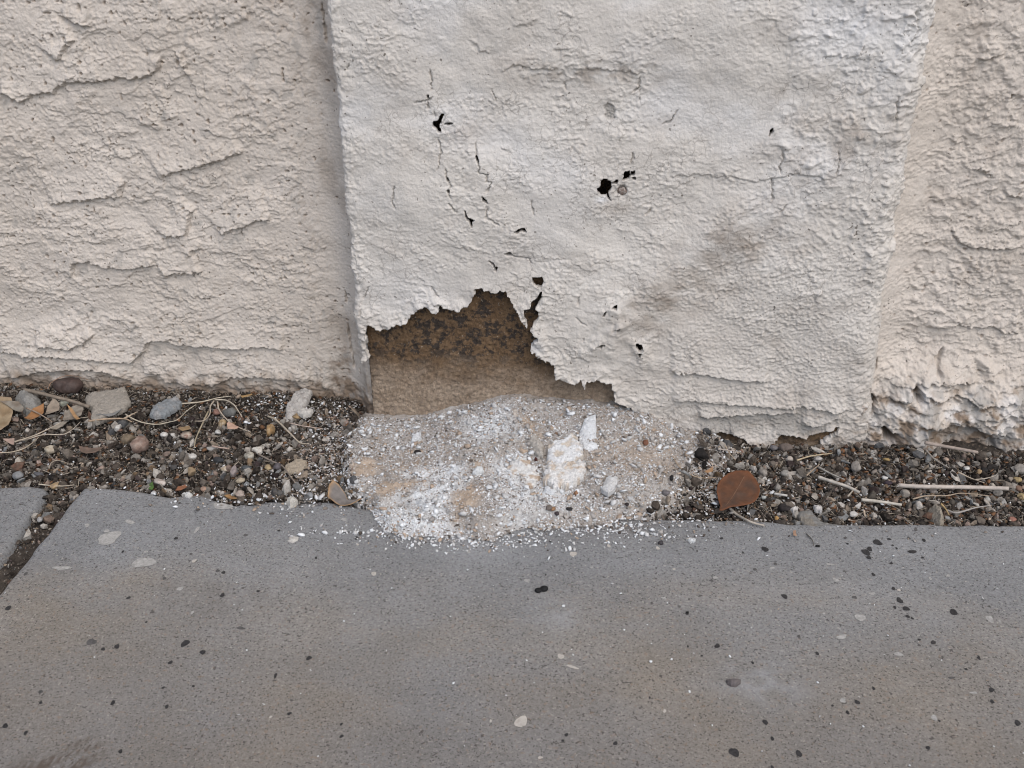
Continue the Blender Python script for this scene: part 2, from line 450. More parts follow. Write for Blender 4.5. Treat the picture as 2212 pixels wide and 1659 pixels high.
# ---- right panel with its lumpy skirt
YR = .030
ax_u = axis2(.212, .46, .0008, .212, 1.1, .0022, .21, 4.0); ax_z = axis2(-.03, .42, .0008, -.03, .80, .0022, -.035, 1.6)
U, Z = np.meshgrid(ax_u, ax_z); U = U.ravel(); Z = Z.ravel(); Pn = np.stack([U, Z], -1)
h = .0026 * fbm(U / .07, Z / .05, 3, 403)
strip = ss(.276, .260, U + .05 * (Z - .2) * 0)
rough = 1 - .8 * strip
h += rough * (.0014 * relief_lap(U, Z, .028, 411, 1.4, -.05) + .0012 * relief_lap(U, Z, .012, 441, 1.6, -.05) + .0010 * ss(-.02, .05, fbm(U / .012, Z / .010, 4, 488)))
h += (.00075 * fbm(U / .0042, Z / .0036, 3, 451) + .0011 * np.abs(pn(U / .0032, Z / .003, 452))) * (.5 + .8 * ss(-.3, .4, pn(U / .05, Z / .03, 453)))
h += rough * .0016 * ss(.2, .7, pn(U / .009, Z / .008, 454))
pits = ss(.58, .75, pn(U / .0058, Z / .0046, 455)) * ss(-.1, .3, pn(U / .03, Z / .03, 456)); h -= .0015 * pits
hskirt = (.028 + .014 * np.exp(-((U - .285) / .03) ** 2)) * ss(.095, .010, Z) * (.75 + .25 * ss(.25, .30, U)) * ss(.218, .268, U + .006 * fbm(U / .02, Z / .02, 3, 499))
ska = ss(.085, .05, Z)
h += hskirt + ska * (.0050 * fbm(U / .022, Z / .014, 3, 461) + .0022 * ss(.0, .6, pn(U / .009, Z / .008, 462)) + .0016 * ss(.0, .55, pn(U / .0048, Z / .0042, 469)) + .0010 * pn(U / .0024, Z / .0022, 470) + .0026 * relief_lap(U, Z, .018, 463, 1.4, -.08))
RL = [wl('F', .02, 1640, 385, 1740, 410, 1820, 385, 1900, 405, 2050, 400, 2110, 440, 2212, 440),
      wl('C', YR, 1900, 350, 1950, 370, 2040, 350, 2100, 310), wl('C', YR, 2080, 1170, 2110, 1220, 2200, 1220),
      wl('C', YR, 1880, 1040, 1950, 1060, 2030, 1110), wl('C', YR, 1760, 1400, 1800, 1500, 1900, 1540, 2200, 1540)]
add_ledges(Pn, h, RL, .0032, .018, 500)
add_ledges(Pn, h, [wl('F', .0, 1380, 850, 1500, 850, 1560, 780, 1640, 830, 1700, 850, 1780, 825, 1850, 835, 1950, 890, 2050, 880, 2230, 870),
                   wl('F', -.005, 1600, 1010, 1700, 1000, 1800, 1010, 2000, 1060, 2100, 1040), wl('F', 0.005, 1560, 740, 1700, 745, 1850, 750, 1950, 745)], .0050, .014, 520, .0014)
# a finger-like drip of plaster
dq = wl('F', .0, 1960, 640, 1990, 700, 2010, 760, 2060, 770, 2075, 700, 2040, 640)
sel, dd = sdf_local(Pn, dq, .01); h[sel] += .006 * ss(.003, -.005, dd)
h = groove(Pn, h, [wl('F', .0, 1315, 625, 1300, 680, 1255, 700, 1240, 760, 1260, 820, 1275, 860, 1265, 930), wl('F', 0, 1180, 1020, 1165, 1070),
                   wl('F', 0, 1755, 595, 1715, 650, 1710, 740)], .006, .0024, 600)
gaps = [wl('F', .0, 1245, 810, 1300, 850, 1290, 930, 1260, 940, 1262, 880), wl('F', 0, 1335, 1000, 1420, 1045, 1380, 1080, 1350, 1060), wl('F', 0, 1530, 795, 1565, 770, 1575, 830, 1600, 850, 1560, 850)]
dirt_tone = .55 * pits
for gp in gaps:
    sel, dd = sdf_local(Pn, gp, .01); h[sel] -= .016 * ss(.003, -.004, dd + .002 * fbm(Pn[sel, 0] / .005, Pn[sel, 1] / .005, 3, 3)); dirt_tone[sel] += .7 * ss(.002, -.003, dd)
bex = wl('F', -.01, 1610, 1010, 1750, 990, 1900, 1010, 1980, 1060, 2080, 1120, 2070, 1220, 1900, 1180, 1700, 1130, 1600, 1090)
sel, dd = sdf_local(Pn, bex, .02); k = ss(.004, -.006, dd + .004 * fbm(Pn[sel, 0] / .01, Pn[sel, 1] / .008, 4, 71)); h[sel] -= .008 * k; dirt_tone[sel] += .62 * k
dirt_tone += .95 * ss(.075, .03, Z) * ss(-.08, .4, fbm(U / .018, Z / .012, 5, 77)) + .22 * ss(.1, .7, fbm(U / .03, Z / .03, 4, 78))
dirt_tone += .4 * ss(.006, -.006, Z + .008 * fbm(U / .02, Z / .02, 3, 79))
pale_tint = .45 * ss(.065, .045, Z) * ss(-.15, .3, fbm(U / .02, Z / .02, 4, 80))
grey = .8 * ss(.075, .04, Z) * ss(-.05, .35, fbm(U / .022, Z / .016, 4, 82))
farf = ss(-1.7, -1.3, U) * ss(1.5, 1.1, U) * ss(1.1, .8, Z)
h = hskirt * (1 - farf) + h * farf
def place_right(U, Z):
    y = YR - .016 * np.clip((.272 - U) / .03, 0, 1) ** 1.5
    return np.stack([U, y, Z], -1) + wall_inv, np.tile([0, -1.0, 0], (len(U), 1))
sheet('wall_panel', ax_u, ax_z, place_right, h, None, dict(dirt_tone=np.clip(dirt_tone, 0, .92), pale_tint=np.clip(pale_tint, 0, 1), grey=np.clip(grey, 0, 1)), M_PAN, wall)

# ---- pilaster skin
r1, r2 = .0065, .020
ax_u = np.concatenate([np.linspace(XL - .05, XL - .001, 18), np.arange(XL, XR, .00072), np.linspace(XR + .001, XR + .045, 30)])
ax_z = axis2(-.02, .425, .00072, -.02, .80, .0022, -.025, 1.6)
U, Z = np.meshgrid(ax_u, ax_z); U = U.ravel(); Z = Z.ravel(); Pn = np.stack([U, Z], -1)
def place_pil(U, Z):
    wob = .0036 * fbm(Z / .05, Z * 0 + 3, 5, 701, .6)
    xl = XL + wob + .0035 * ss(.1, .0, Z); xr = XR + .0035 * fbm(Z / .06, Z * 0 + 9, 3, 702) + .010 * ss(.06, .0, Z)
    sc = (U - XL) / (XR - XL); Uf = xl + sc * (xr - xl)
    x = Uf.copy(); y = np.zeros(len(U)); nx = np.zeros(len(U)); ny = -np.ones(len(U))
    # left rounded corner then side
    a = np.clip((xl + r1 - Uf) / r1, 0, math.pi / 2); k = Uf < xl + r1
    x = np.where(k, xl + r1 - r1 * np.sin(a), x); y = np.where(k, r1 - r1 * np.cos(a), y)
    ex = np.maximum((xl + r1 - Uf) - r1 * math.pi / 2, 0); y = np.where(k, y + ex, y)
    nx = np.where(k, -np.sin(a), nx); ny = np.where(k, -np.cos(a), ny)
    a = np.clip((Uf - xr + r2) / r2, 0, math.pi / 2 * .80); k = Uf > xr - r2
    x = np.where(k, xr - r2 + r2 * np.sin(a), x); y = np.where(k, r2 - r2 * np.cos(a), y)
    ex = np.maximum((Uf - xr + r2) - r2 * math.pi / 2 * .80, 0)
    x = np.where(k, x + ex * math.cos(1.257), x); y = np.where(k, y + ex * math.sin(1.257), y)
    nx = np.where(k, np.sin(a), nx); ny = np.where(k, -np.cos(a), ny)
    return np.stack([x, y, Z], -1) + wall_inv, np.stack([nx, ny, np.zeros(len(U))], -1)
h = .0045 * fbm(U / .13, Z / .11, 3, 703) + .0016 * fbm(U / .035, Z / .03, 3, 704)
def gauss2(q, rx, ry):
    c = wal(q); return np.exp(-((U - c[0]) / rx) ** 2 - ((Z - c[2]) / ry) ** 2)
lowright = ss(.08, .16, U) * ss(.22, .12, Z)
pop = ss(.10, .19, U + .03 * fbm(U / .05, Z / .05, 2, 705)) * ss(.12, .18, Z)
smooth = ss(-.05, .35, fbm(U / .085, Z / .07, 3, 706)) * (1 - pop) * (1 - .6 * lowright)
sm = np.maximum.reduce([smooth, gauss2(px1('B', 1040, 160), .05, .03), gauss2(px1('C', 300, 620), .055, .06), .9 * gauss2(px1('B', 450, 1200), .06, .05), .9 * gauss2(px1('B', 1130, 900), .03, .02), .8 * gauss2(px1('B', 400, 800), .05, .02)])
rgh = 1 - .9 * np.clip(sm, 0, 1)
lr_ = ss(.03, .09, U + .02 * fbm(U / .04, Z / .04, 2, 740)) * ss(.24, .16, Z)
h += rgh * (1 - .85 * lr_) * (.0008 * relief_lap(U, Z, .022, 711, 1.8, -.1) + .0006 * relief_lap(U, Z, .011, 721, 2.1, -.15))
h += lr_ * (.0005 * ss(.0, .5, pn(U / .0030, Z / .0027, 741)) + .0004 * pn(U / .0019, Z / .0018, 742))
h += .0016 * fbm(U / .007, Z / .007, 3, 739) * np.maximum(np.exp(-((U - XL - .006) / .008) ** 2), np.exp(-((U - XR + .012) / .014) ** 2))
rgh = rgh * (.35 + .75 * ss(-.3, .3, fbm(U / .03, Z / .022, 3, 738)))
h += rgh * (.0008 * ss(.05, .6, pn(U / .0044, Z / .0038, 731)) + .0006 * ss(.05, .6, pn(U / .0027, Z / .0024, 732)) - .0006 * ss(.2, .6, pn(U / .005, Z / .003, 736))) + .00022 * fbm(U / .0030, Z / .0026, 2, 737)
h += pop * .0015 * ss(.2, .7, pn(U / .0075, Z / .0066, 733)) + lowright * .0005 * np.abs(pn(U / .004, Z / .0032, 734))
h += .0028 * ss(.55, .75, pn(U / .016, Z / .015, 735)) * pop
def gauss(q, rx, ry, Y=0.0):
    c = wal(q, Y); return np.exp(-((U - c[0]) / rx) ** 2 - ((Z - c[2]) / ry) ** 2)
# bulging loose skin above and right of the broken patch, crease to its right
cl = np.array([wal(q)[[0, 2]] for q in px('P', 1290, 745, 1400, 690, 1500, 600, 1640, 500, 1720, 430)])
d, s, T, tot = line_side(Pn, cl)
h += .0055 * np.exp(-(d / .040) ** 2) * ss(-.022, .030, d * s) * ss(0, .04, T) * ss(0, .05, tot - T)
h -= .0010 * np.exp(-(d / .026) ** 2) * ss(0, .03, T) * ss(0, .04, tot - T)
crease = np.exp(-((d + .012 * fbm(U / .04, Z / .04, 3, 60)) / .028) ** 2) * ss(0, .05, T) * ss(0, .05, tot - T)
h += .006 * gauss((1280, 730), .05, .045) + .005 * gauss((1020, 430), .07, .05) - .003 * gauss((1500, 220), .09, .03)
PLg = [wl('F', 0, 0, 665, 150, 660, 300, 680, 450, 700, 620, 715), wl('F', 0, 0, 825, 200, 830, 400, 855, 500, 850, 700, 870, 800, 860, 1000, 890, 1100, 880),
       wl('F', 0, 130, 925, 250, 930, 400, 920, 600, 905, 770, 900), wl('F', 0, 770, 975, 870, 980, 1000, 935, 1060, 920)]
add_ledges(Pn, h, PLg, .0042, .020, 800)
PLs = [wl('B', 0, 1150, 160, 1260, 150, 1340, 115), wl('B', 0, 1080, 450, 1200, 400, 1300, 430, 1460, 430), wl('B', 0, 1600, 430, 1720, 430, 1850, 455, 2000, 455),
       wl('C', 0, 0, 1100, 150, 1090, 300, 1100, 400, 1095, 500, 1130, 600, 1120, 650, 1105, 800, 1080, 950, 1100, 1100, 1095),
       wl('B', 0, 890, 245, 960, 310, 1040, 330), wl('C', 0, 940, 350, 1080, 350, 1230, 365), wl('B', 0, 1080, 900, 1150, 960),
       wl('B', 0, 800, 1530, 870, 1540, 930, 1550), wl('B', 0, 1400, 310, 1480, 300, 1540, 290), wl('E', 0, 1480, 530, 1600, 560, 1660, 590)]
add_ledges(Pn, h, PLs, .0013, .014, 850)
CR = [wl('B', 0, *c) for c in [(700, 860, 715, 930, 700, 1050), (935, 880, 930, 950, 955, 1020, 960, 1065, 1010, 1080, 1005, 1120, 1035, 1130, 1005, 1190),
      (750, 1045, 760, 1110, 785, 1150, 765, 1190, 785, 1230), (770, 1260, 800, 1290, 830, 1320), (640, 590, 635, 680), (550, 640, 640, 620, 660, 600),
      (1280, 1240, 1295, 1300, 1300, 1340), (1015, 1350, 1060, 1380, 1090, 1395), (1480, 520, 1490, 560), (1950, 480, 1945, 550, 1900, 580), (1950, 560, 1950, 640),
      (1905, 950, 1910, 980, 1890, 1020), (2100, 780, 2150, 760, 2190, 690), (2000, 1340, 2040, 1300), (670, 690, 680, 730), (130, 440, 150, 400),
      (430, 1150, 420, 1250, 440, 1300), (1030, 560, 1060, 630), (650, 430, 655, 560), (1010, 1280, 1010, 1350), (1130, 1580, 1200, 1600, 1275, 1610, 1275, 1640)]]
CR += [wl('C', 0, *c) for c in [(705, 940, 720, 985, 690, 1040, 700, 1080), (1555, 60, 1560, 200, 1510, 275), (1060, 940, 1065, 1000, 1040, 1090), (640, 1110, 650, 1200, 640, 1260),
       (1180, 350, 1215, 290), (740, 1270, 705, 1320), (1420, 600, 1415, 760)]]
CR += [wl('E', 0, *c) for c in [(260, 130, 235, 200), (700, 195, 650, 130), (1560, 310, 1620, 350), (1575, 180, 1570, 230), (1335, 375, 1325, 400), (225, 265, 215, 310), (1600, 430, 1600, 450), (1050, 30, 1065, 0)]]
groove(Pn, h, CR, .0030, .00085, 900)
# holes through the skin
HO = [wl('B', 0, 735, 710, 720, 745, 725, 762, 710, 770, 712, 790, 722, 800, 718, 828, 700, 822, 690, 800, 668, 785, 672, 755, 700, 750, 708, 725, 720, 712),
      wl('B', 0, 735, 768, 765, 762, 795, 766, 770, 778),
      wl('h', 0, 745, 1120, 835, 1122, 805, 1160, 870, 1150, 900, 1185, 960, 1180, 1000, 1135, 1030, 1165, 1010, 1225, 930, 1215, 890, 1230, 905, 1270, 880, 1350, 840, 1380, 870, 1470, 900, 1530, 850, 1495, 820, 1430, 720, 1450, 690, 1400, 650, 1350, 650, 1300, 720, 1250, 715, 1180),
      wl('h', 0, 1170, 990, 1240, 985, 1225, 1050, 1270, 1035, 1275, 980, 1300, 1010, 1335, 985, 1350, 1040, 1310, 1075, 1270, 1060, 1220, 1120, 1180, 1145, 1100, 1165, 1130, 1110, 1140, 1070, 1110, 1045, 1140, 1035),
      wl('h', 0, 1300, 1110, 1360, 1095, 1350, 1140, 1310, 1135),
      wl('E', 0, 1285, 65, 1345, 60, 1350, 90, 1335, 125, 1300, 115, 1280, 85),
      wl('E', 0, 1345, 140, 1338, 190, 1308, 245, 1280, 245, 1280, 215, 1310, 190),
      wl('E', 0, 1240, 255, 1290, 245, 1325, 262, 1325, 310, 1295, 345, 1285, 380, 1262, 365, 1255, 330, 1240, 310),
      wl('E', 0, 1780, 240, 1815, 212, 1810, 244), wl('E', 0, 1722, 290, 1752, 252, 1735, 290), wl('E', 0, 1930, 465, 1960, 475, 1967, 502, 1948, 518, 1926, 490),
      wl('E', 0, 1930, 525, 1958, 522, 1942, 548), wl('E', 0, 1672, 478, 1710, 462, 1738, 466, 1705, 488), wl('E', 0, 1045, 0, 1072, 0, 1062, 32), wl('E', 0, 1795, 368, 1835, 355, 1818, 378),
      wl('B', 0, 1165, 1438, 1210, 1418, 1240, 1412, 1250, 1442, 1215, 1432, 1190, 1446), wl('B', 0, 872, 1300, 892, 1343, 915, 1354, 935, 1362, 917, 1372, 912, 1412, 902, 1375, 883, 1355),
      wl('B', 0, 928, 955, 945, 985, 958, 1020, 936, 992), wl('B', 0, 976, 1212, 1002, 1238, 1018, 1264, 984, 1242), wl('B', 0, 748, 1085, 772, 1115, 764, 1122), wl('B', 0, 760, 1170, 782, 1178, 770, 1194),
      wl('B', 0, 1108, 1575, 1150, 1562, 1162, 1580, 1130, 1585), wl('B', 0, 998, 1612, 1052, 1655, 1045, 1632), wl('C', 0, 628, 852, 638, 815, 655, 795, 657, 822), wl('B', 0, 632, 590, 640, 590, 640, 625, 634, 625)]
patch = wl('E', 0, 215, 1010, 212, 700, 218, 600, 240, 580, 268, 560, 262, 530, 240, 510, 222, 470, 235, 450, 245, 440, 245, 400, 262, 355, 290, 370, 310, 385, 340, 395, 380, 390, 420, 365, 470, 355, 510, 345, 525, 315, 545, 290, 575, 275, 570, 250, 600, 258, 625, 245, 650, 262, 665, 285, 685, 290, 705, 275, 708, 245, 685, 210, 712, 232, 735, 255, 760, 262, 800, 265, 832, 272, 850, 250, 900, 240, 908, 200, 925, 165, 922, 135, 945, 140, 965, 128, 985, 148, 1010, 145, 1030, 160, 1050, 160, 1070, 158, 1080, 140, 1100, 155, 1118, 148, 1125, 175, 1145, 190, 1160, 220, 1180, 250, 1200, 275, 1215, 310, 1240, 350, 1265, 370, 1285, 390, 1320, 430, 1315, 445, 1290, 460, 1270, 480, 1275, 520, 1310, 550, 1350, 570, 1380, 580, 1415, 590, 1420, 640, 1425, 680, 1460, 690, 1500, 700, 1540, 718, 1580, 690, 1605, 735, 1620, 700, 1690, 690, 1740, 710, 1775, 715, 1770, 745, 1790, 765, 1770, 790, 1780, 830, 1860, 870, 1900, 900, 1900, 1150, 215, 1150)
patch[:, 0] = np.where(patch[:, 0] < XL + .012, patch[:, 0] + 0, patch[:, 0])
low = wl('F', 0, 150, 1020, 270, 1015, 380, 1040, 430, 1075, 480, 1100, 580, 1115, 610, 1060, 650, 1030, 700, 1035, 780, 1055, 900, 1022, 1010, 985, 985, 1025, 930, 1050, 880, 1080, 850, 1250, 100, 1250)
keep = np.ones(len(U), bool); snap = np.zeros((len(U), 3)); edge = np.full(len(U), 1.0)
sp = .00072
for k, (hp, rg) in enumerate([(patch, .0016), (low, .0014)] + [(q, .0005) for q in HO]):
    sel, dd = sdf_local(Pn, hp, .03)
    if not len(sel): continue
    Q = Pn[sel]
    nz_ = lambda Q: rg * fbm(Q[:, 0] / .0034, Q[:, 1] / .0034, 3, 950 + k)
    dd = dd + nz_(Q) - (.0004 if k > 1 else 0)
    edge[sel] = np.minimum(edge[sel], dd)
    keep[sel] &= dd > -sp * .55
    nb = np.nonzero(np.abs(dd) < sp * .75)[0]
    if len(nb):
        e = 2e-4; Qn = Q[nb]
        gx = (sdf(Qn + [e, 0], hp) - sdf(Qn - [e, 0], hp)) / (2 * e); gz = (sdf(Qn + [0, e], hp) - sdf(Qn - [0, e], hp)) / (2 * e)
        snap[sel[nb], 0] -= gx * dd[nb] * .6; snap[sel[nb], 2] -= gz * dd[nb] * .6
# the side return below the paint line has lost its skin too
side = (U < XL + .003) & (Z < .083 + .006 * fbm(U / .006, Z / .006, 3, 990)); keep &= ~side
h += .0040 * np.exp(-np.maximum(edge, 0) / .012) * ss(.16, .12, Z) * (.6 + .8 * ss(-.3, .4, fbm(U / .014, Z / .014, 3, 992))) + .0008 * np.exp(-np.maximum(edge, 0) / .005)
# pebble pocket and chipped spot
pk = wal(px1('h', 1105, 1365)); h -= .0045 * np.exp(-(((U - pk[0]) ** 2 + (Z - pk[2] - .001) ** 2) / (.0044 + .0012 * pn(U / .003, Z / .003, 12)) ** 2) ** 2)
chip = wl('B', 0, 1725, 660, 1750, 645, 1790, 665, 1800, 710, 1795, 745, 1760, 750, 1735, 735, 1740, 700)
grey = np.zeros(len(U)); sel, dd = sdf_local(Pn, chip, .01); kk = ss(.0008, -.001, dd + .001 * fbm(Pn[sel, 0] / .003, Pn[sel, 1] / .003, 2, 5)); grey[sel] = .75 * kk
h[sel] -= .0022 * kk - kk * .0015 * pn(Pn[sel, 0] / .0016, Pn[sel, 1] / .0016, 6)
band = wl('F', 0, 100, 930, 400, 925, 780, 905, 770, 975, 870, 985, 800, 1040, 640, 1020, 560, 960, 420, 975, 380, 1030, 150, 1010)
sel, dd = sdf_local(Pn, band, .02); grey[sel] += .8 * ss(.003, -.004, dd + .003 * fbm(Pn[sel, 0] / .006, Pn[sel, 1] / .005, 4, 8))
stain_tone = .36 * crease * ss(-.6, .4, fbm(U / .02, Z / .015, 4, 61)) + .30 * gauss((1560, 300), .06, .05) * 0
stain_tone += .42 * gauss((1270, 155), .06, .014) * ss(-.2, .4, fbm(U / .015, Z / .01, 4, 62))
stain_tone += .22 * gauss((1760, 330), .06, .05) * ss(-.2, .5, fbm(U / .02, Z / .02, 4, 63)) + .22 * gauss((1000, 285), .02, .01) + .2 * gauss((1330, 455), .016, .006)
stain_tone += .16 * lowright * ss(-.2, .6, fbm(U / .04, Z / .03, 4, 64)) + .35 * ss(.045, .01, Z) * ss(0, .5, fbm(U / .02, Z / .012, 4, 65)) * ss(.03, .06, U)
stain_tone += .30 * gauss((1600, 520), .055, .028) * ss(-.3, .4, fbm(U / .022, Z / .014, 4, 68)) + .22 * gauss((1420, 640), .06, .02) * ss(-.3, .4, fbm(U / .022, Z / .012, 4, 69)) + .25 * gauss((1850, 290), .04, .03) * ss(-.3, .4, fbm(U / .02, Z / .015, 4, 58))
stain_tone += .10 * ss(.22, .04, Z)  # even brownish tint, stronger towards the foot of the pilaster
stain_tone += .12 * ss(.1, .7, fbm(U / .05, Z / .04, 4, 66))
pale_tint = .5 * ss(-.2, .6, fbm(U / .10, Z / .08, 5, 67)) * ss(.10, .32, Z) + .35 * gauss((900, 640), .05, .03) + .5 * gauss((1900, 40), .03, .02)  # mottled tint, paler and cooler towards the top, plus pale patches
pale_tint += .9 * (gauss(px1('h', 750, 1500), .005, .003)) + .9 * gauss(px1('E', 1305, 485), .006, .006)
h *= ss(1.1, .8, Z)
pil = sheet('pilaster', ax_u, ax_z, place_pil, h, keep, dict(dirt_tone=np.clip(stain_tone, 0, .9), pale_tint=np.clip(pale_tint, 0, .9), grey=np.clip(grey, 0, .9)), M_PIL, wall, .0070, snap)
tag(pil, 'pale painted pilaster with cracks, small holes and a torn away corner')

# ---- brown masonry core behind the skin
con_px = [(772, 1000), (785, 928), (850, 918), (930, 905), (1000, 886), (1070, 870), (1150, 872), (1250, 880), (1330, 885), (1400, 893), (1450, 920), (1500, 965)]
con = np.array([wal(q) for q in con_px])
ax_u = np.concatenate([np.linspace(-.05, -.001, 30), np.arange(0, .462, .0012)]); ax_z = axis(-.02, .17, .0012, -.03, 1.5)
U, Z = np.meshgrid(ax_u, ax_z); U = U.ravel(); Z = Z.ravel()
xw = XL + .007; fr = .0098 + .022 * ss(.150, .165, Z) - .0080 * ss(.27, .30, U) * ss(.06, .04, Z)
x = np.where(U < 0, xw, xw + U); y = np.where(U < 0, fr - U, fr)
rr = np.exp(-np.abs(U) / .003); nx_ = np.where(U < 0, -1., 0.) ; ny_ = np.where(U < 0, 0., -1.)
hh = .0007 * fbm(U / .03, Z / .03, 2, 1001) + .0008 * pn(U / .0028, Z / .0028, 1002) + .0003 * pn(U / .005, Z / .005, 1009) - .0014 * rr
hh += .0007 * ss(.15, .6, pn(U / .0036, Z / .0034, 1006)) - .0010 * ss(.25, .6, pn(U / .0036, Z / .0034, 1007))
hh -= .0012 * ss(.35, .6, fbm(U / .006, Z / .006, 2, 1003)) * ss(.05, .10, Z)
V = np.stack([x + nx_ * hh, y + ny_ * hh, Z], -1) + wall_inv
mott = ss(.055, .085, Z + .012 * fbm(U / .03, Z / .03, 3, 1004)) * .9 + .25 + .4 * ss(.22, .3, U) * ss(.07, .04, Z)
dust = ss(.078, .026, Z + .014 * fbm(U / .03, Z / .02, 3, 1005)) * ss(.36, .20, U)
cz_ = np.interp(x, con[:, 0], con[:, 2]); dust = np.maximum(dust, ss(.014, .0, Z - cz_ + .006 * fbm(U / .012, Z / .012, 3, 1008)))
core = link('masonry_core', mesh_np('masonry_core', V, grid_faces(len(ax_u), len(ax_z)), M_CORE, True, dict(mottle=np.clip(mott, 0, 1), dust=np.clip(dust, 0, 1))), pil)
core['label'] = 'bare brown masonry showing where the paint skin broke off'

# ================================================================== PAVEMENT
def gp(view, *c, z=0.0): return np.array([gnd(q, z)[:2] for q in px(view, *c)])
back = gp('P', 178, 1047, 243, 1050, 330, 1059, 393, 1066, 436, 1064, 492, 1081, 540, 1085, 584, 1078, 662, 1081, 710, 1077, 800, 1094, 950, 1103, 1100, 1108, 1300, 1113, 1444, 1116, 1583, 1118, 1650, 1120, 1715, 1126, 1790, 1126, 1895, 1125, 2050, 1128, 2212, 1129)
ext = back[-1] + np.array([6.0, .10])
JL = gp('P', 178, 1047, 0, 1273)
jd = (JL[1] - JL[0]) / np.linalg.norm(JL[1] - JL[0])
slab_poly = np.concatenate([back, [ext], [[ext[0], -9]], [JL[0] + jd * 9]])
lb = gp('P', 107, 1056, 100, 1047, 60, 1042, 0, 1045, -200, 1050)
J2 = gp('P', 107, 1056, 95, 1075, 60, 1120, 0, 1213)
j2d = (J2[-1] - J2[-2]) / np.linalg.norm(J2[-1] - J2[-2])
slab2_poly = np.concatenate([J2[::-1][:-1] * 1.0, lb, [[-6.5, lb[-1][1] + .02]], [[-6.5, -9]], [J2[-1] + jd * 9]])

def slab_z(X, Y, seed=1101): return .0006 * fbm(X / .15, Y / .15, 3, seed + 7) - .0004
def blobs(dst, view, items, z, mi, seed):
    """flat irregular drips lying on the slab: x, y, rx, ry[, angle] in view pixels"""
    rg = np.random.default_rng(seed)
    for it in items:
        x, y, rx = it[:3]; ry = it[3] if len(it) > 3 else rx * .8
        k = VIEWS[view][2]; q = px1(view, x, y); s = scale_at(q); c = gnd(q, z)
        n = 18; a = np.linspace(0, 2 * math.pi, n, endpoint=False)
        r = 1 + .16 * np.sin(a * 2 + rg.uniform(0, 6)) + .10 * np.sin(a * 3 + rg.uniform(0, 6)) + rg.normal(0, .05, n)
        ex = rx * k * s; ey = ry * k * s / .62
        ang = R(it[4]) if len(it) > 4 else 0
        dx, dy = ex * r * np.cos(a), ey * r * np.sin(a)
        X = c[0] + dx * math.cos(ang) - dy * math.sin(ang); Y = c[1] + dx * math.sin(ang) + dy * math.cos(ang)
        b0 = dst['n']
        X = np.r_[X, c[0]]; Y = np.r_[Y, c[1]]; dst['V'].append(np.stack([X, Y, slab_z(X, Y) + z], -1))
        f_ = np.array([[b0 + i, b0 + (i + 1) % n, b0 + n] for i in range(n)])
        dst['F'].append(f_); dst['M'].append(np.full(n, mi)); dst['n'] += n + 1
M_TAR = flat_mat('dark_drip', (.030, .029, .030), .55, 300, .6, 1.4, .0006)
M_TARF = flat_mat('faded_drip', (.085, .082, .080), .8, 300, .7, 1.3, .0006)
M_SPLASH = flat_mat('pale_paint_drip', (.44, .41, .37), .75, 300, .75, 1.1, .0004)
M_SPLASHF = flat_mat('worn_paint_drip', (.34, .335, .32), .8, 330, .7, 1.15, .0004, (.24, .235, .23))
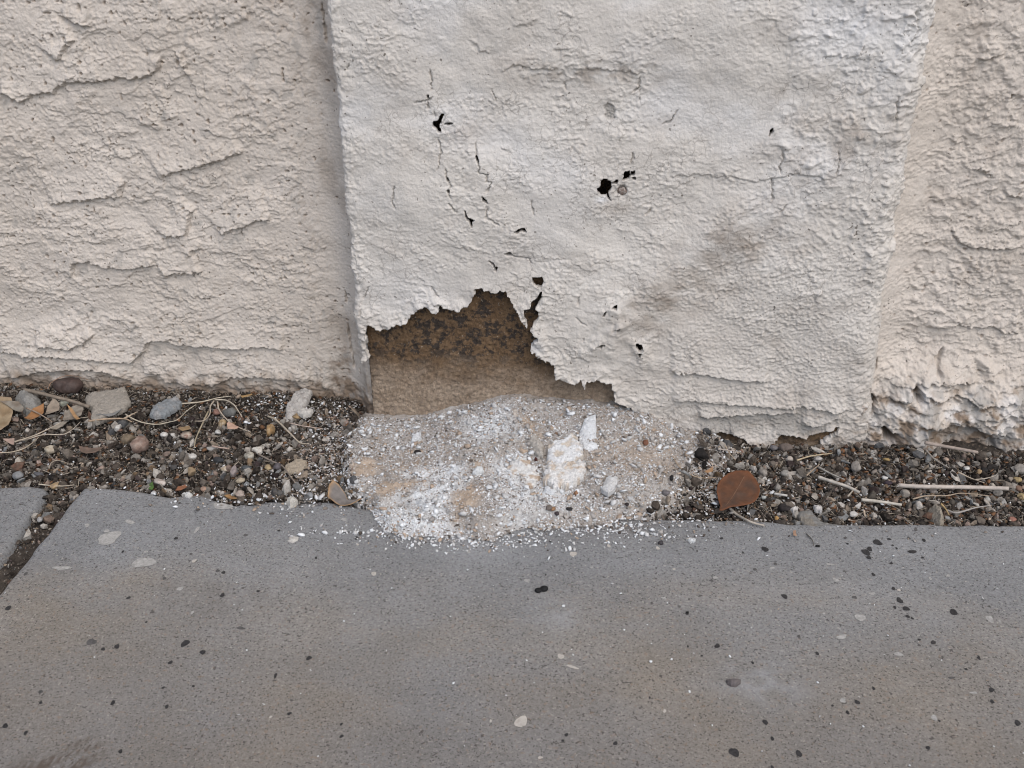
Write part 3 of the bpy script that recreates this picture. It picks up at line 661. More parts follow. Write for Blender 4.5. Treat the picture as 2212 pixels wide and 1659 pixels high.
def slab(name, poly, ax_x, ax_y, rad, seed, marks=None):
    U, Y = np.meshgrid(ax_x, ax_y); U = U.ravel(); Y = Y.ravel(); P = np.stack([U, Y], -1)
    d = np.full(len(P), -1.0)
    # only the back edge and the joint matter: distances near them
    sel = np.nonzero((Y > -3) & (np.abs(U) < 3))[0]
    d[sel] = sdf(P[sel], poly) + .0016 * fbm(U[sel] / .03, Y[sel] / .03, 4, seed) + .003 * ss(.25, .6, fbm(U[sel] / .05, Y[sel] * 0, 4, seed + 1)) + .0006 * fbm(U[sel] / .004, Y[sel] / .004, 2, seed + 3)
    rest = np.setdiff1d(np.arange(len(P)), sel); d[rest] = sdf(P[rest], poly)
    t = np.clip((d + rad) / rad, 0, 1)
    z = -rad * (1 - np.sqrt(np.maximum(1 - t * t, 0))) - np.clip(d, 0, .02) * 3.0
    z += .0006 * fbm(U / .15, Y / .15, 3, seed + 7) - .0004
    V = np.stack([U, Y, z], -1)
    Fc = grid_faces(len(ax_x), len(ax_y)); Fc = Fc[(d[Fc] < .010).all(1)]
    tan = ss(-.19, -.30, Y + .05 * fbm(U / .2, Y / .1, 3, seed + 11)) * (.65 + .5 * ss(-.3, .4, fbm(U / .16, Y / .06, 4, seed + 12))) + .12
    q0 = lambda q: gnd(q)
    def gs(q, rx, ry):
        c = gnd(q); return np.exp(-((U - c[0]) / rx) ** 2 - ((Y - c[1]) / ry) ** 2)
    dirt_tone = np.zeros(len(U)); pale_tint = np.zeros(len(U))
    dirt_tone += .45 * gs((1310, 1138), .055, .012) * ss(-.3, .4, fbm(U / .02, Y / .01, 3, 5))
    pa, pb = gnd((70, 1672)), gnd((250, 1601)); dv = (pb - pa)[:2]; ln_ = np.hypot(*dv); dv = dv / ln_
    dx, dy = U - pa[0], Y - pa[1]; u_, v_ = dx * dv[0] + dy * dv[1], -dx * dv[1] + dy * dv[0]
    dirt_tone += 1.25 * ss(-.03, .0, u_) * ss(ln_ * 1.05, ln_ * .5, u_) * np.exp(-(v_ / .013) ** 2) * ss(-.45, .15, fbm(u_ / .05, v_ / .0030, 3, 6))
    dirt_tone += .30 * gs((420, 1290), .07, .02) * ss(-.2, .5, fbm(U / .03, Y / .02, 4, 8))
    dirt_tone += .18 * gs((2200, 1350), .10, .08) * 0
    dirt_tone += .22 * ss(-.27, -.42, Y)  # slab colour gets evenly darker towards the front
    pale_tint += (.40 * gs((1640, 1475), .032, .020) + .30 * gs((1205, 1330), .022, .014)) * ss(-.35, .35, fbm(U / .016, Y / .012, 4, 10)) + .15 * gs((1950, 1160), .12, .02) * ss(-.3, .5, fbm(U / .05, Y / .03, 3, 9))
    pale_tint += .20 * gs((1050, 1190), .05, .02)
    pale_tint += .10 * ss(.1, .6, fbm(U / .07, Y / .05, 4, seed + 13))
    faces = [Fc]; mi = [np.zeros(len(Fc))]; Vs = [V]
    if marks:
        dst = dict(V=[], F=[], M=[], n=len(V)); marks(dst)
        Vs += dst['V']; tri = np.concatenate(dst['F']); faces.append(tri); mi.append(np.concatenate(dst['M']))
    V = np.concatenate(Vs); pad = len(V) - len(U)
    at = {k: np.concatenate([np.clip(v, 0, 1), np.zeros(pad)]) for k, v in dict(tan=tan, dirt_tone=dirt_tone, pale_tint=pale_tint).items()}
    me = mesh_np(name, V, faces, [M_PAVE, M_TAR, M_TARF, M_SPLASH, M_SPLASHF], True, at, None, np.concatenate(mi))
    return tag(link(name, me), None, None, None, 'structure')
def marks(dst):
    z = .0004
    blobs(dst, 'G', [(35, 458, 14, 8), (505, 625, 11, 9), (800, 612, 16, 14), (875, 650, 12, 9), (735, 695, 9), (1335, 675, 12, 8), (1190, 750, 7, 9), (960, 402, 11, 7), (965, 305, 8), (555, 415, 8), (760, 157, 8), (1205, 125, 6), (487, 868, 10, 8), (720, 885, 8), (22, 968, 12, 9), (110, 998, 9), (835, 797, 6), (705, 803, 6), (1475, 1013, 8), (1250, 915, 9, 6), (1475, 960, 6), (520, 1078, 9), (1540, 157, 9, 7), (1360, 130, 6), (1365, 243, 6), (530, 215, 6), (445, 636, 9, 6), (632, 520, 5), (175, 868, 7), (1115, 385, 7, 5)], z, 1, 21)
    blobs(dst, 'G', [(395, 605, 20, 13), (175, 820, 9), (110, 312, 8), (710, 330, 8), (940, 297, 8), (1040, 545, 18, 6), (825, 225, 8, 4), (1060, 145, 8)], z, 2, 22)
    blobs(dst, 'H', [(1580, 175, 21, 11), (1530, 217, 17, 13), (1545, 203, 12, 9), (1093, 205, 15, 11), (1730, 215, 17, 8), (1542, 240, 9), (1780, 165, 8), (1640, 265, 6), (1675, 425, 14, 11), (1703, 461, 13, 10), (1655, 456, 7), (1710, 495, 8, 6), (1730, 503, 6, 4), (1178, 408, 13, 9), (1908, 475, 17, 11), (757, 482, 8), (887, 622, 11), (1820, 607, 10), (1562, 313, 8), (1648, 373, 8), (2072, 812, 12, 9), (1492, 865, 10), (1563, 806, 7), (1095, 952, 11), (960, 1083, 20, 16), (1125, 1023, 8), (1240, 1087, 13, 11), (447, 1042, 9), (235, 1005, 8), (2185, 955, 13, 10), (2018, 675, 8), (1962, 723, 6), (1798, 1062, 9), (1910, 1012, 7), (1450, 910, 8), (1385, 880, 5), (905, 158, 7, 5), (1320, 655, 7), (1040, 695, 6), (998, 220, 5), (1775, 240, 7, 4), (1662, 200, 5), (1645, 187, 5), (2075, 862, 9, 6), (1125, 1148, 8), (1847, 945, 5), (220, 1030, 6), (1630, 160, 9, 4), (1560, 97, 7, 5), (1450, 180, 5), (145, 315, 5), (165, 172, 5), (595, 845, 5), (820, 665, 5), (760, 625, 5), (1760, 595, 6, 4)], z, 1, 23)
    blobs(dst, 'H', [(1138, 268, 7), (862, 340, 8, 5), (1050, 292, 10, 5), (1240, 582, 8), (1900, 760, 14, 5), (1480, 412, 12, 5), (800, 212, 5), (1745, 120, 8), (1890, 100, 8, 5), (1440, 155, 7), (1715, 155, 7)], z, 2, 24)
    blobs(dst, 'H', [(265, 225, 14, 11), (211, 667, 13, 10), (40, 948, 25, 20), (262, 712, 26, 5, -22), (700, 290, 6), (122, 1103, 10, 5), (418, 190, 8, 6), (660, 903, 7), (1672, 380, 7), (770, 165, 16, 11), (630, 200, 8, 7)], z, 3, 25)
    blobs(dst, 'H', [(1400, 337, 11), (2065, 505, 12, 16), (1505, 500, 20, 15), (1425, 583, 28, 7, 25), (1670, 658, 22, 6), (1555, 395, 13, 7), (1375, 270, 18, 4), (65, 340, 12, 7), (345, 283, 6), (655, 415, 12, 4), (878, 327, 9), (1808, 330, 7), (1825, 932, 14, 9), (1430, 857, 14, 8), (1125, 285, 9, 5), (1995, 825, 14, 5), (1348, 482, 8, 3, 50), (1885, 318, 7), (2108, 515, 6)], z, 4, 26)
    blobs(dst, 'G', [(1267, 160, 22, 10, 10), (1615, 310, 12, 8), (838, 255, 9, 7), (1170, 928, 7, 4), (2120, 945, 6), (1545, 185, 6)], z, 3, 27)
    blobs(dst, 'G', [(470, 155, 48, 28), (620, 262, 46, 22), (265, 285, 38, 8), (560, 85, 25, 7, -15), (778, 375, 11), (1485, 77, 15, 6), (850, 120, 9, 13), (960, 18, 48, 13), (375, 100, 11, 7), (460, 125, 14, 6), (830, 478, 7), (2025, 215, 8), (630, 215, 12, 4)], z, 4, 28)
ax_x = axis(-.56, .46, .0015, -1.2, 6.4); ax_y = axis(-.15, -.110, .0011, -9.2, -.10)
ax_y = np.concatenate([axis(-.46, -.1545, .0035, -9.2, -.154)[:-1], np.arange(-.1535, -.100, .0011)])
slab('pavement', slab_poly, ax_x, ax_y, .007, 1101, marks)
ax_x2 = np.concatenate([axis(-.62, -.40, .0015, -6.6, -.40)])
slab('pavement', slab2_poly, ax_x2, ax_y, .009, 1121)
# far ground, under everything, out to the horizon
me = mesh_np('ground', np.array([[-90, -90, -.06], [90, -90, -.06], [90, 90, -.06], [-90, 90, -.06]], float), np.array([[0, 1, 2, 3]]), M_SOIL, False)
tag(link('ground', me), kind='structure')

# ================================================================== SOIL AND GRAVEL
def soil_z(X, Y):
    z = -.0085 + .0035 * fbm(X / .05, Y / .04, 3, 1201) + .002 * fbm(X / .012, Y / .012, 3, 1202)
    z = z + .010 * ss(-.05, .04, Y) * ss(-.2, -.35, X) + .007 * ss(-.07, -.02, Y) * ss(.2, .28, X)
    z = z + .004 * np.exp(-((X + .26) / .05) ** 2)
    return z
ax_x = axis(-.68, .46, .002, -6, 6); ax_y = axis(-.30, .05, .002, -.8, .10)
U, Y = np.meshgrid(ax_x, ax_y); U = U.ravel(); Y = Y.ravel()
me = mesh_np('soil', np.stack([U, Y, soil_z(U, Y) - .012 * ss(-.15, -.19, Y) * ss(-.40, -.36, U)], -1), grid_faces(len(ax_x), len(ax_y)), M_SOIL)
tag(link('soil', me), kind='structure')

def ico(sub):
    b = bmesh.new(); bmesh.ops.create_icosphere(b, subdivisions=sub, radius=1.0)
    v = np.array([q.co[:] for q in b.verts]); f_ = np.array([[q.index for q in p.verts] for p in b.faces]); b.free(); return v, f_
ICO = {k: ico(k) for k in (1, 2, 3, 4)}
ICO[0] = (np.array([[1, 0, 0], [-1, 0, 0], [0, 1, 0], [0, -1, 0], [0, 0, 1], [0, 0, -1]], float), np.array([[0, 2, 4], [2, 1, 4], [1, 3, 4], [3, 0, 4], [2, 0, 5], [1, 2, 5], [3, 1, 5], [0, 3, 5]]))
def rand_rot(n, rg):
    q = rg.normal(size=(n, 4)); q /= np.linalg.norm(q, axis=1)[:, None]; w_, x, y, z = q.T
    return np.stack([np.stack([1 - 2 * (y * y + z * z), 2 * (x * y - z * w_), 2 * (x * z + y * w_)], -1),
                     np.stack([2 * (x * y + z * w_), 1 - 2 * (x * x + z * z), 2 * (y * z - x * w_)], -1),
                     np.stack([2 * (x * z - y * w_), 2 * (y * z + x * w_), 1 - 2 * (x * x + y * y)], -1)], 1)
def stones(C, rad, asp, cuts, rg, sub=1, flat=None, jit=.12):
    """many small faceted stones in one mesh: positions C (n,3), radii, aspect (n,3)"""
    v0, f0 = ICO[sub]; n = len(C); m_ = len(v0)
    V = np.repeat(v0[None], n, 0) * (1 + rg.normal(0, jit, (n, m_, 1)))
    for _ in range(cuts):
        nv = rg.normal(size=(n, 3)); nv /= np.linalg.norm(nv, axis=1)[:, None]; dd = rg.uniform(.36, .85, n)
        pr = np.einsum('nmk,nk->nm', V, nv) - dd[:, None]
        V -= np.maximum(pr, 0)[..., None] * nv[:, None]
    V *= asp[:, None, :]
    Rm = rand_rot(n, rg)
    if flat is not None:      # flakes lie nearly flat
        a = rg.uniform(0, 2 * math.pi, n); t1 = rg.normal(0, flat, n); t2 = rg.normal(0, flat, n)
        ca, sa = np.cos(a), np.sin(a); z0 = np.zeros(n); o1 = np.ones(n)
        Rz = np.stack([np.stack([ca, -sa, z0], -1), np.stack([sa, ca, z0], -1), np.stack([z0, z0, o1], -1)], 1)
        Rx = np.stack([np.stack([o1, z0, z0], -1), np.stack([z0, np.cos(t1), -np.sin(t1)], -1), np.stack([z0, np.sin(t1), np.cos(t1)], -1)], 1)
        Ry = np.stack([np.stack([np.cos(t2), z0, np.sin(t2)], -1), np.stack([z0, o1, z0], -1), np.stack([-np.sin(t2), z0, np.cos(t2)], -1)], 1)
        Rm = Rx @ Ry @ Rz
    V = np.einsum('nij,nmj->nmi', Rm, V) * rad[:, None, None] + C[:, None, :]
    Fc = f0[None] + (np.arange(n) * m_)[:, None, None]
    return V.reshape(-1, 3), Fc.reshape(-1, 3), m_

PAL = np.array([(.050, .036, .028), (.032, .027, .025), (.075, .055, .042), (.11, .085, .065), (.15, .12, .095), (.20, .17, .14), (.28, .25, .215),
                (.22, .13, .055), (.17, .075, .04), (.26, .17, .12), (.38, .35, .31), (.10, .105, .115), (.055, .035, .035), (.50, .48, .45), (.30, .20, .16)])
PAL = PAL * .60 + PAL.mean(1, keepdims=True) * .40 * np.array([1.05, 1.0, .93])
PW = np.array([.15, .13, .13, .11, .10, .09, .08, .03, .025, .04, .045, .05, .05, .03, .03]); PW /= PW.sum()
toe = gp('P', 735, 1040, 742, 1066, 765, 1083, 790, 1096, 812, 1125, 832, 1150, 865, 1160, 900, 1162, 950, 1160, 985, 1157, 1030, 1166, 1070, 1172, 1090, 1155, 1130, 1146, 1180, 1144, 1250, 1140, 1330, 1130, 1380, 1118, 1430, 1107, 1470, 1092, 1488, 1060)
mound_poly = np.concatenate([toe, [[.125, -.03]], np.stack([con[::-1, 0], np.full(len(con), .03)], -1), [[con[0, 0], .03], [con[0, 0] - .004, -.03]]])
def mound_h(X, Y):
    P = np.stack([X, Y], -1)
    d = -sdf(P, mound_poly) + .003 * fbm(X / .012, Y / .012, 3, 1301) + .0015 * fbm(X / .004, Y / .004, 2, 1302)
    hw = np.interp(X, con[1:, 0], np.maximum(con[1:, 2], .004)); hw = hw * ss(-.245, -.225, X)
    yt = np.interp(X, toe[np.argsort(toe[:, 0]), 0], toe[np.argsort(toe[:, 0]), 1])
    t = np.clip((Y - yt) / (0 - yt), 0, 1.15)
    hgt = .007 * ss(0, .07, t) + (hw - .007) * np.clip(t, 0, 2) ** 1.35
    hgt = hgt + (.0030 * fbm(X / .05, Y / .03, 3, 1303) + .0012 * fbm(X / .012, Y / .009, 3, 1304)) * ss(0, .012, d)
    # broken lobes at the front
    hgt = hgt + .0045 * ss(-.02, .06, fbm(X / .06, Y / .04, 4, 1306)) * ss(0, .01, d) * ss(.6, .3, t)
    hgt = hgt + (relief_lap(X, Y, .030, 1330, 1.6, .1, .0016) * .0030 + relief_lap(X, Y, .013, 1340, 1.8, .1, .0014) * .0016) * ss(.002, .012, d)
    return np.where(d > 0, hgt * ss(0, .009, d) + .0008, -.02), d
ax_x = np.arange(-.262, .135, .0011); ax_y = np.arange(-.185, .012, .0011)
U, Y = np.meshgrid(ax_x, ax_y); U = U.ravel(); Y = Y.ravel()
hz, dm = mound_h(U, Y)
hz += np.where(dm > 0, .0007 * pn(U / .0025, Y / .0022, 1310) + .0004 * pn(U / .0012, Y / .0012, 1311), 0)
def pmask(view, c, soft=.006, z=.005, seed=0, rag=.006):
    q = gp(view, *c, z=z); P = np.stack([U, Y], -1)
    d = sdf(P, q) + rag * fbm(U / .012, Y / .010, 4, 1400 + seed); return ss(soft, -soft, d)
tanm = np.maximum.reduce([pmask('m', (370, 1290, 500, 1150, 900, 1110, 1090, 1130, 1050, 1230, 850, 1290, 500, 1370), seed=1),
    pmask('m', (110, 1000, 350, 880, 520, 980, 300, 1090, 160, 1070), seed=2), pmask('m', (750, 960, 950, 880, 1080, 880, 900, 980), seed=3),
    pmask('m', (1290, 1350, 1700, 1300, 1720, 1480, 1450, 1600, 1300, 1450), seed=4), pmask('m', (1650, 980, 1850, 1010, 1850, 1090, 1680, 1080), seed=5),
    pmask('n', (1050, 760, 1500, 700, 2000, 760, 2150, 1050, 1700, 1150, 1400, 1000, 1100, 950), .015, seed=6) * .45, pmask('n', (130, 500, 330, 520, 480, 740, 250, 620), seed=7)])
whm = np.maximum.reduce([pmask('m', (700, 1340, 1000, 1270, 1200, 1180, 1080, 1100, 900, 1090, 780, 1010, 1150, 1010, 1500, 1000, 1600, 1200, 1400, 1330, 1330, 1480, 1150, 1530), .010, seed=11) * 1.15,
    pmask('m', (400, 1450, 700, 1400, 1150, 1560, 1400, 1659, 900, 1720, 520, 1650), .012, seed=12) * 1.0, pmask('m', (1500, 500, 2100, 450, 2200, 700, 1700, 800), .015, seed=13) * .8,
    pmask('m', (1850, 1000, 2212, 900, 2300, 1250, 2000, 1300), .012, seed=14) * 1.0, pmask('n', (0, 1150, 500, 1150, 900, 1300, 800, 1500, 0, 1600), .015, seed=15) * .75,
    pmask('m', (20, 1030, 200, 1130, 330, 1300, 200, 1330, 60, 1200), .006, seed=16) * .55])
dirtm = .75 * ss(.022, .0, Y * 0 + dm) * ss(-.10, -.02, Y) * ss(-.17, -.22, U) + .35 * ss(.06, .12, U) * ss(.1, .5, fbm(U / .02, Y / .015, 3, 1320))
Fc = grid_faces(len(ax_x), len(ax_y)); Fc = Fc[(dm[Fc] > -.0012).all(1)]
used = np.zeros(len(U), bool); used[Fc.ravel()] = True; re = np.cumsum(used) - 1
me = mesh_np('plaster_heap', np.stack([U, Y, hz], -1)[used], re[Fc], M_MOUND, True, {k: np.clip(v, 0, 1)[used] for k, v in dict(tan=tanm, pale_tint=whm, dirt_tone=dirtm).items()})
tag(link('plaster_heap', me), 'low heap of crumbled plaster spilling from the pilaster foot onto the concrete', 'heap')

def top_z(X, Y):
    """height of whatever lies at (X, Y): slab, heap or soil"""
    X = np.atleast_1d(np.asarray(X, float)); Y = np.atleast_1d(np.asarray(Y, float)); P = np.stack([X, Y], -1)
    on = (sdf(P, slab_poly) < -.002) | (sdf(P, slab2_poly) < -.002)
    z = np.where(on, 0.0, soil_z(X, Y) + .0055)
    hm, d = mound_h(X, Y)
    return np.where(d > .001, np.maximum(z, hm), z)

# gravel: thousands of small stones between wall and slab, and in the joint
rg = np.random.default_rng(31)
def scatter(n, x0, x1, y0, y1, seed):
    r_ = np.random.default_rng(seed); return np.stack([r_.uniform(x0, x1, n), r_.uniform(y0, y1, n)], -1)
def gravel_ok(P, rad):
    a = np.minimum(sdf(P, slab_poly), sdf(P, slab2_poly)); hm, d = mound_h(P[:, 0], P[:, 1])
    wallY = np.where(P[:, 0] < XL, YL, np.where(P[:, 0] < XR, -.004, -.006 - .012 * ss(.27, .3, P[:, 0])))
    fr_ = np.where(P[:, 0] > .05, .004 + .045 * ss(.05, .12, P[:, 0]), .004 + .012 * ss(-.20, -.24, P[:, 0]) * (P[:, 1] > -.12))
    return (a > -rad * .5) & (d < fr_ * np.random.default_rng(3).uniform(0, 1, len(P)) + .003) & (P[:, 1] < wallY - rad * .4)
PA = np.concatenate([scatter(27000, -.70, -.20, -.175, .05, 41), scatter(21000, .03, .46, -.145, .01, 42), scatter(6000, -.66, -.44, -.75, -.12, 43), scatter(12000, -1.25, -.70, -.14, .05, 44), scatter(12000, .46, 1.05, -.14, .01, 45)])
rad = np.exp(rg.normal(math.log(.00130), .60, len(PA))); rad = np.clip(rad, .0006, .0058)
leftness = ss(.0, -.2, PA[:, 0])
ok = gravel_ok(PA, rad); PA = PA[ok]; rad = rad[ok]
fine = ss(-.02, .04, PA[:, 1]) * .45 * (PA[:, 0] < 0)
rad = rad * (1 - fine)
cidx = rg.choice(len(PAL), len(PA), p=PW); col = PAL[cidx] * rg.uniform(.55, 1.15, (len(PA), 1))
damp = ss(.0, .5, fbm(PA[:, 0] / .035, PA[:, 1] / .03, 3, 1501)); col *= (1 - .45 * damp)[:, None]
asp = np.stack([rg.uniform(.8, 1.35, len(PA)), rg.uniform(.7, 1.1, len(PA)), rg.uniform(.5, .95, len(PA))], -1)
fl_ = rg.uniform(size=len(PA)) < .055; asp[fl_] *= [1.15, .95, .42]
rad = np.where(fl_, rad * rg.uniform(1.3, 2.0, len(PA)), rad).clip(0, .0062)
col[fl_] = np.array([(.34, .31, .275), (.42, .395, .36), (.26, .24, .215), (.30, .245, .19), (.22, .225, .225)])[rg.integers(0, 5, fl_.sum())] * rg.uniform(.75, 1.1, (fl_.sum(), 1))
Cz = np.maximum(soil_z(PA[:, 0], PA[:, 1]), mound_h(PA[:, 0], PA[:, 1])[0] - .003) + rad * rg.uniform(.1, .9, len(PA)) + .0035 * rg.uniform(0, 1, len(PA))
V, Fc, mm = stones(np.stack([PA[:, 0], PA[:, 1], Cz], -1), rad, asp, 6, rg, 1, None, .18)
me = mesh_np('gravel', V, Fc, M_GRAVEL, False, None, np.repeat(col, mm, 0))
tag(link('gravel', me), kind='stuff')
rg = np.random.default_rng(35)
GA = np.concatenate([scatter(15000, -.68, -.20, -.175, .05, 36), scatter(11000, .03, .46, -.145, .01, 37), scatter(5000, -.62, -.44, -.55, -.12, 38)])
gr = np.clip(np.exp(rg.normal(math.log(.00075), .35, len(GA))), .0004, .0016); ok = gravel_ok(GA, gr); GA, gr = GA[ok], gr[ok]
GC_ = np.array([(.20, .175, .145), (.28, .25, .22), (.12, .095, .075), (.36, .33, .30), (.07, .055, .045), (.24, .19, .14)])
gcol = GC_[rg.choice(6, len(GA), p=[.20, .14, .22, .08, .24, .12])] * rg.uniform(.5, 1.15, (len(GA), 1))
gz = np.maximum(soil_z(GA[:, 0], GA[:, 1]), mound_h(GA[:, 0], GA[:, 1])[0] - .003) + rg.uniform(.001, .0052, len(GA))
V, Fc, mm = stones(np.stack([GA[:, 0], GA[:, 1], gz], -1), gr, np.stack([rg.uniform(.8, 1.4, len(GA)), rg.uniform(.6, 1, len(GA)), rg.uniform(.4, .9, len(GA))], -1), 0, rg, 0, None, .25)
tag(link('grit', mesh_np('grit', V, Fc, M_GRAVEL, False, None, np.repeat(gcol, mm, 0))), kind='stuff')

# plaster crumbs: white, grey and tan flakes over the heap, thinning out over gravel and slab
rg = np.random.default_rng(51)
def interp_grid(M_, X, Y):
    i = np.clip(((X - ax_x[0]) / .0011).astype(int), 0, len(ax_x) - 1); j = np.clip(((Y - ax_y[0]) / .0011).astype(int), 0, len(ax_y) - 1)
    return M_.reshape(len(ax_y), len(ax_x))[j, i]
Q = scatter(85000, -.262, .134, -.184, .004, 52); hq, dq_ = mound_h(Q[:, 0], Q[:, 1])
ok = dq_ > -.0005; Q = Q[ok]; hq = hq[ok]; dq_ = dq_[ok]
tq = interp_grid(tanm, Q[:, 0], Q[:, 1]); wq = interp_grid(whm, Q[:, 0], Q[:, 1])
dens = np.clip(.80 - .62 * tq + .25 * wq, .05, 1) * (.55 + .45 * ss(-.3, .3, fbm(Q[:, 0] / .02, Q[:, 1] / .02, 3, 1601)))
ok = rg.uniform(size=len(Q)) < dens; Q = Q[ok]; hq = hq[ok]; tq = tq[ok]; wq = wq[ok]; dq_ = dq_[ok]
CP = np.array([(.68, .70, .72), (.52, .52, .52), (.36, .34, .32), (.40, .32, .25), (.22, .19, .165), (.09, .075, .065)])
east = ss(.0, .09, Q[:, 0])
pw = np.stack([.26 + .5 * wq - .16 * east, .26 - 0 * wq, .20 - .1 * wq, .14 + .2 * tq + .16 * east, .09 + .08 * east, .05 + .02 * east], -1); pw = np.clip(pw, .01, 1); pw /= pw.sum(1, keepdims=True)
ci = (rg.uniform(size=(len(Q), 1)) > np.cumsum(pw, 1)).sum(1).clip(0, 5)
cr = np.clip(np.exp(rg.normal(math.log(.00066), .36, len(Q))), .0004, .0019) * (1 + .55 * ss(.012, .0, dq_))
colq = CP[ci] * rg.uniform(.85, 1.1, (len(Q), 1))
pts = [np.stack([Q[:, 0], Q[:, 1], hq + cr * .12], -1)]; rads = [cr]; cols = [colq]
k2 = rg.uniform(size=len(Q)) < .016; Qb = Q[k2]; rb = rg.uniform(.0016, .0034, len(Qb))
pts.append(np.stack([Qb[:, 0], Qb[:, 1], hq[k2] + .0012], -1)); rads.append(rb); cols.append(CP[rg.choice(4, len(Qb), p=[.35, .3, .2, .15])] * rg.uniform(.85, 1.0, (len(Qb), 1)))
# strays on the slab in front of the heap and over the gravel beside it
def stray(n, q, sx, sy, seed, white=.6, r0=.0009):
    r_ = np.random.default_rng(seed); c = gnd(q); X = c[0] + r_.normal(0, sx, n); Yy = c[1] + r_.normal(0, sy, n)
    P = np.stack([X, Yy], -1); ok = (sdf(P, mound_poly) > .001) & (Yy < YL - .01) & ((Yy < -.012) | (X < XL)); X, Yy = X[ok], Yy[ok]
    rr_ = np.clip(np.exp(r_.normal(math.log(r0), .4, len(X))), .0004, .003)
    z = top_z(X, Yy) + rr_ * .25
    c_ = CP[np.where(r_.uniform(size=len(X)) < white, r_.integers(0, 2, len(X)), r_.integers(2, 6, len(X)))] * r_.uniform(.85, 1.08, (len(X), 1))
    pts.append(np.stack([X, Yy, z], -1)); rads.append(rr_); cols.append(c_)
stray(700, (980, 1163), .05, .007, 61, .8, .0010); stray(700, (1250, 1137), .045, .008, 62, .8, .0010); stray(130, (1400, 1115), .03, .008, 63, .7)
stray(2200, (1520, 1045), .028, .026, 64, .25, .0008); stray(2600, (725, 975), .020, .040, 65, .18, .0008); stray(500, (690, 1040), .03, .02, 66, .4, .0009)
stray(600, (1850, 1060), .10, .03, 67, .3, .0008); stray(700, (300, 980), .12, .04, 68, .3, .0008); stray(120, (1500, 1300), .22, .08, 69, .9, .0006); stray(60, (600, 1300), .2, .08, 70, .9, .0006)
stray(500, (640, 880), .04, .02, 72, .4, .0010)
stray(160, (560, 1075), .05, .012, 71, .7, .0013)
PC = np.concatenate(pts); RC = np.concatenate(rads); CC = np.concatenate(cols)
asp = np.stack([rg.uniform(.8, 1.5, len(PC)), rg.uniform(.65, 1.0, len(PC)), rg.uniform(.25, .6, len(PC))], -1)
v12 = ICO[1]
V, Fc, mm = stones(PC, RC, asp, 2, rg, 1, .45, .18)
me = mesh_np('plaster_crumbs', V, Fc, M_CRUMB, True, None, np.repeat(CC, mm, 0))
tag(link('plaster_crumbs', me), kind='stuff')
# dry plant litter: short broken stems and leaf bits
rg = np.random.default_rng(81)
LP = np.concatenate([scatter(1700, -.68, -.22, -.14, .045, 82), scatter(1700, .09, .46, -.135, -.005, 83)])
LP = LP[gravel_ok(LP, np.full(len(LP), .001))]
lz = soil_z(LP[:, 0], LP[:, 1]) + .0045 + rg.uniform(0, .0015, len(LP)); lr = rg.uniform(.0022, .0065, len(LP)); bit = rg.uniform(size=len(LP)) < .3
asp = np.stack([np.where(bit, .55, 1.0), np.where(bit, rg.uniform(.25, .5, len(LP)), rg.uniform(.04, .08, len(LP))), np.where(bit, .05, .05)], -1)
V, Fc, mm = stones(np.stack([LP[:, 0], LP[:, 1], lz], -1), lr, asp, 1, rg, 1, .25, .1)
lc = np.where(bit[:, None], np.array([.16, .085, .045]), np.array([.33, .285, .23])) * rg.uniform(.45, 1.25, (len(LP), 1))
me = mesh_np('plant_litter', V, Fc, M_CRUMB, True, None, np.repeat(lc, mm, 0))
tag(link('plant_litter', me), kind='stuff')

# ================================================================== SINGLE THINGS
def settle(view, x, y, lift=0.0):
    q = px1(view, x, y); z = .003
    for _ in range(3):
        c = gnd(q, z); z = float(top_z(c[0], c[1])[0]) + lift
    return gnd(q, z), VIEWS[view][2] * scale_at(q, z)
_seed = [100]
def nseed(): _seed[0] += 1; return _seed[0]
def pebble(name, cat, view, x, y, rx, ry, col, label, group, cuts=7, rough=.10, z=None, ang=0, col2=None, parent=None, mat=None):
    rg = np.random.default_rng(nseed())
    c, s = settle(view, x, y)
    v, f_ = ICO[3]; v = v.copy()
    for _ in range(cuts):
        n = rg.normal(size=3); n /= np.linalg.norm(n); d = rg.uniform(.50, .88); v -= np.maximum(v @ n - d, 0)[:, None] * n * .92
    sd_ = nseed()
    v *= (1 + rough * fbm(v[:, 0] * 2 + v[:, 2] * 1.3, v[:, 1] * 2 - v[:, 2], 3, sd_))[:, None]
    a, b = rx * s, ry * s
    v *= [a, b * 1.0, b * .92]
    ca, sa = math.cos(R(ang)), math.sin(R(ang))
    v = v @ np.array([[ca, sa, 0], [-sa, ca, 0], [0, 0, 1]])
    dull = lambda c_: np.array(c_, float) * .72 + np.mean(c_) * .28
    col = dull(col); col2 = None if col2 is None else dull(col2)
    cc = np.tile(np.array(col, float), (len(v), 1))
    if col2 is not None:
        k = ss(-.1, .35, fbm(v[:, 0] / a * 1.6 + 5, (v[:, 1] + v[:, 2]) / b * 1.3, 3, sd_ + 3))[:, None]; cc = cc * (1 - k) + np.array(col2) * k
    me = mesh_np(name, v, f_, mat or M_STONE, True, None, cc)
    o = link(name, me); o.location = (c[0], c[1] + b * .25, c[2] + b * .42)
    return tag(o, label, cat, group)
def outline(c, n, rag, sd_):
    c = np.asarray(c, float); d = np.roll(c, -1, 0) - c; L = np.hypot(*d.T); T = np.r_[0, np.cumsum(L)]
    t = np.linspace(0, T[-1], n, endpoint=False); cc = np.concatenate([c, c[:1]])
    o = np.stack([np.interp(t, T, cc[:, 0]), np.interp(t, T, cc[:, 1])], -1)
    size = math.sqrt(abs(np.sum(c[:, 0] * np.roll(c[:, 1], -1) - c[:, 1] * np.roll(c[:, 0], -1)) / 2))
    rg = np.random.default_rng(sd_)
    return o + rg.normal(0, rag * size, o.shape)
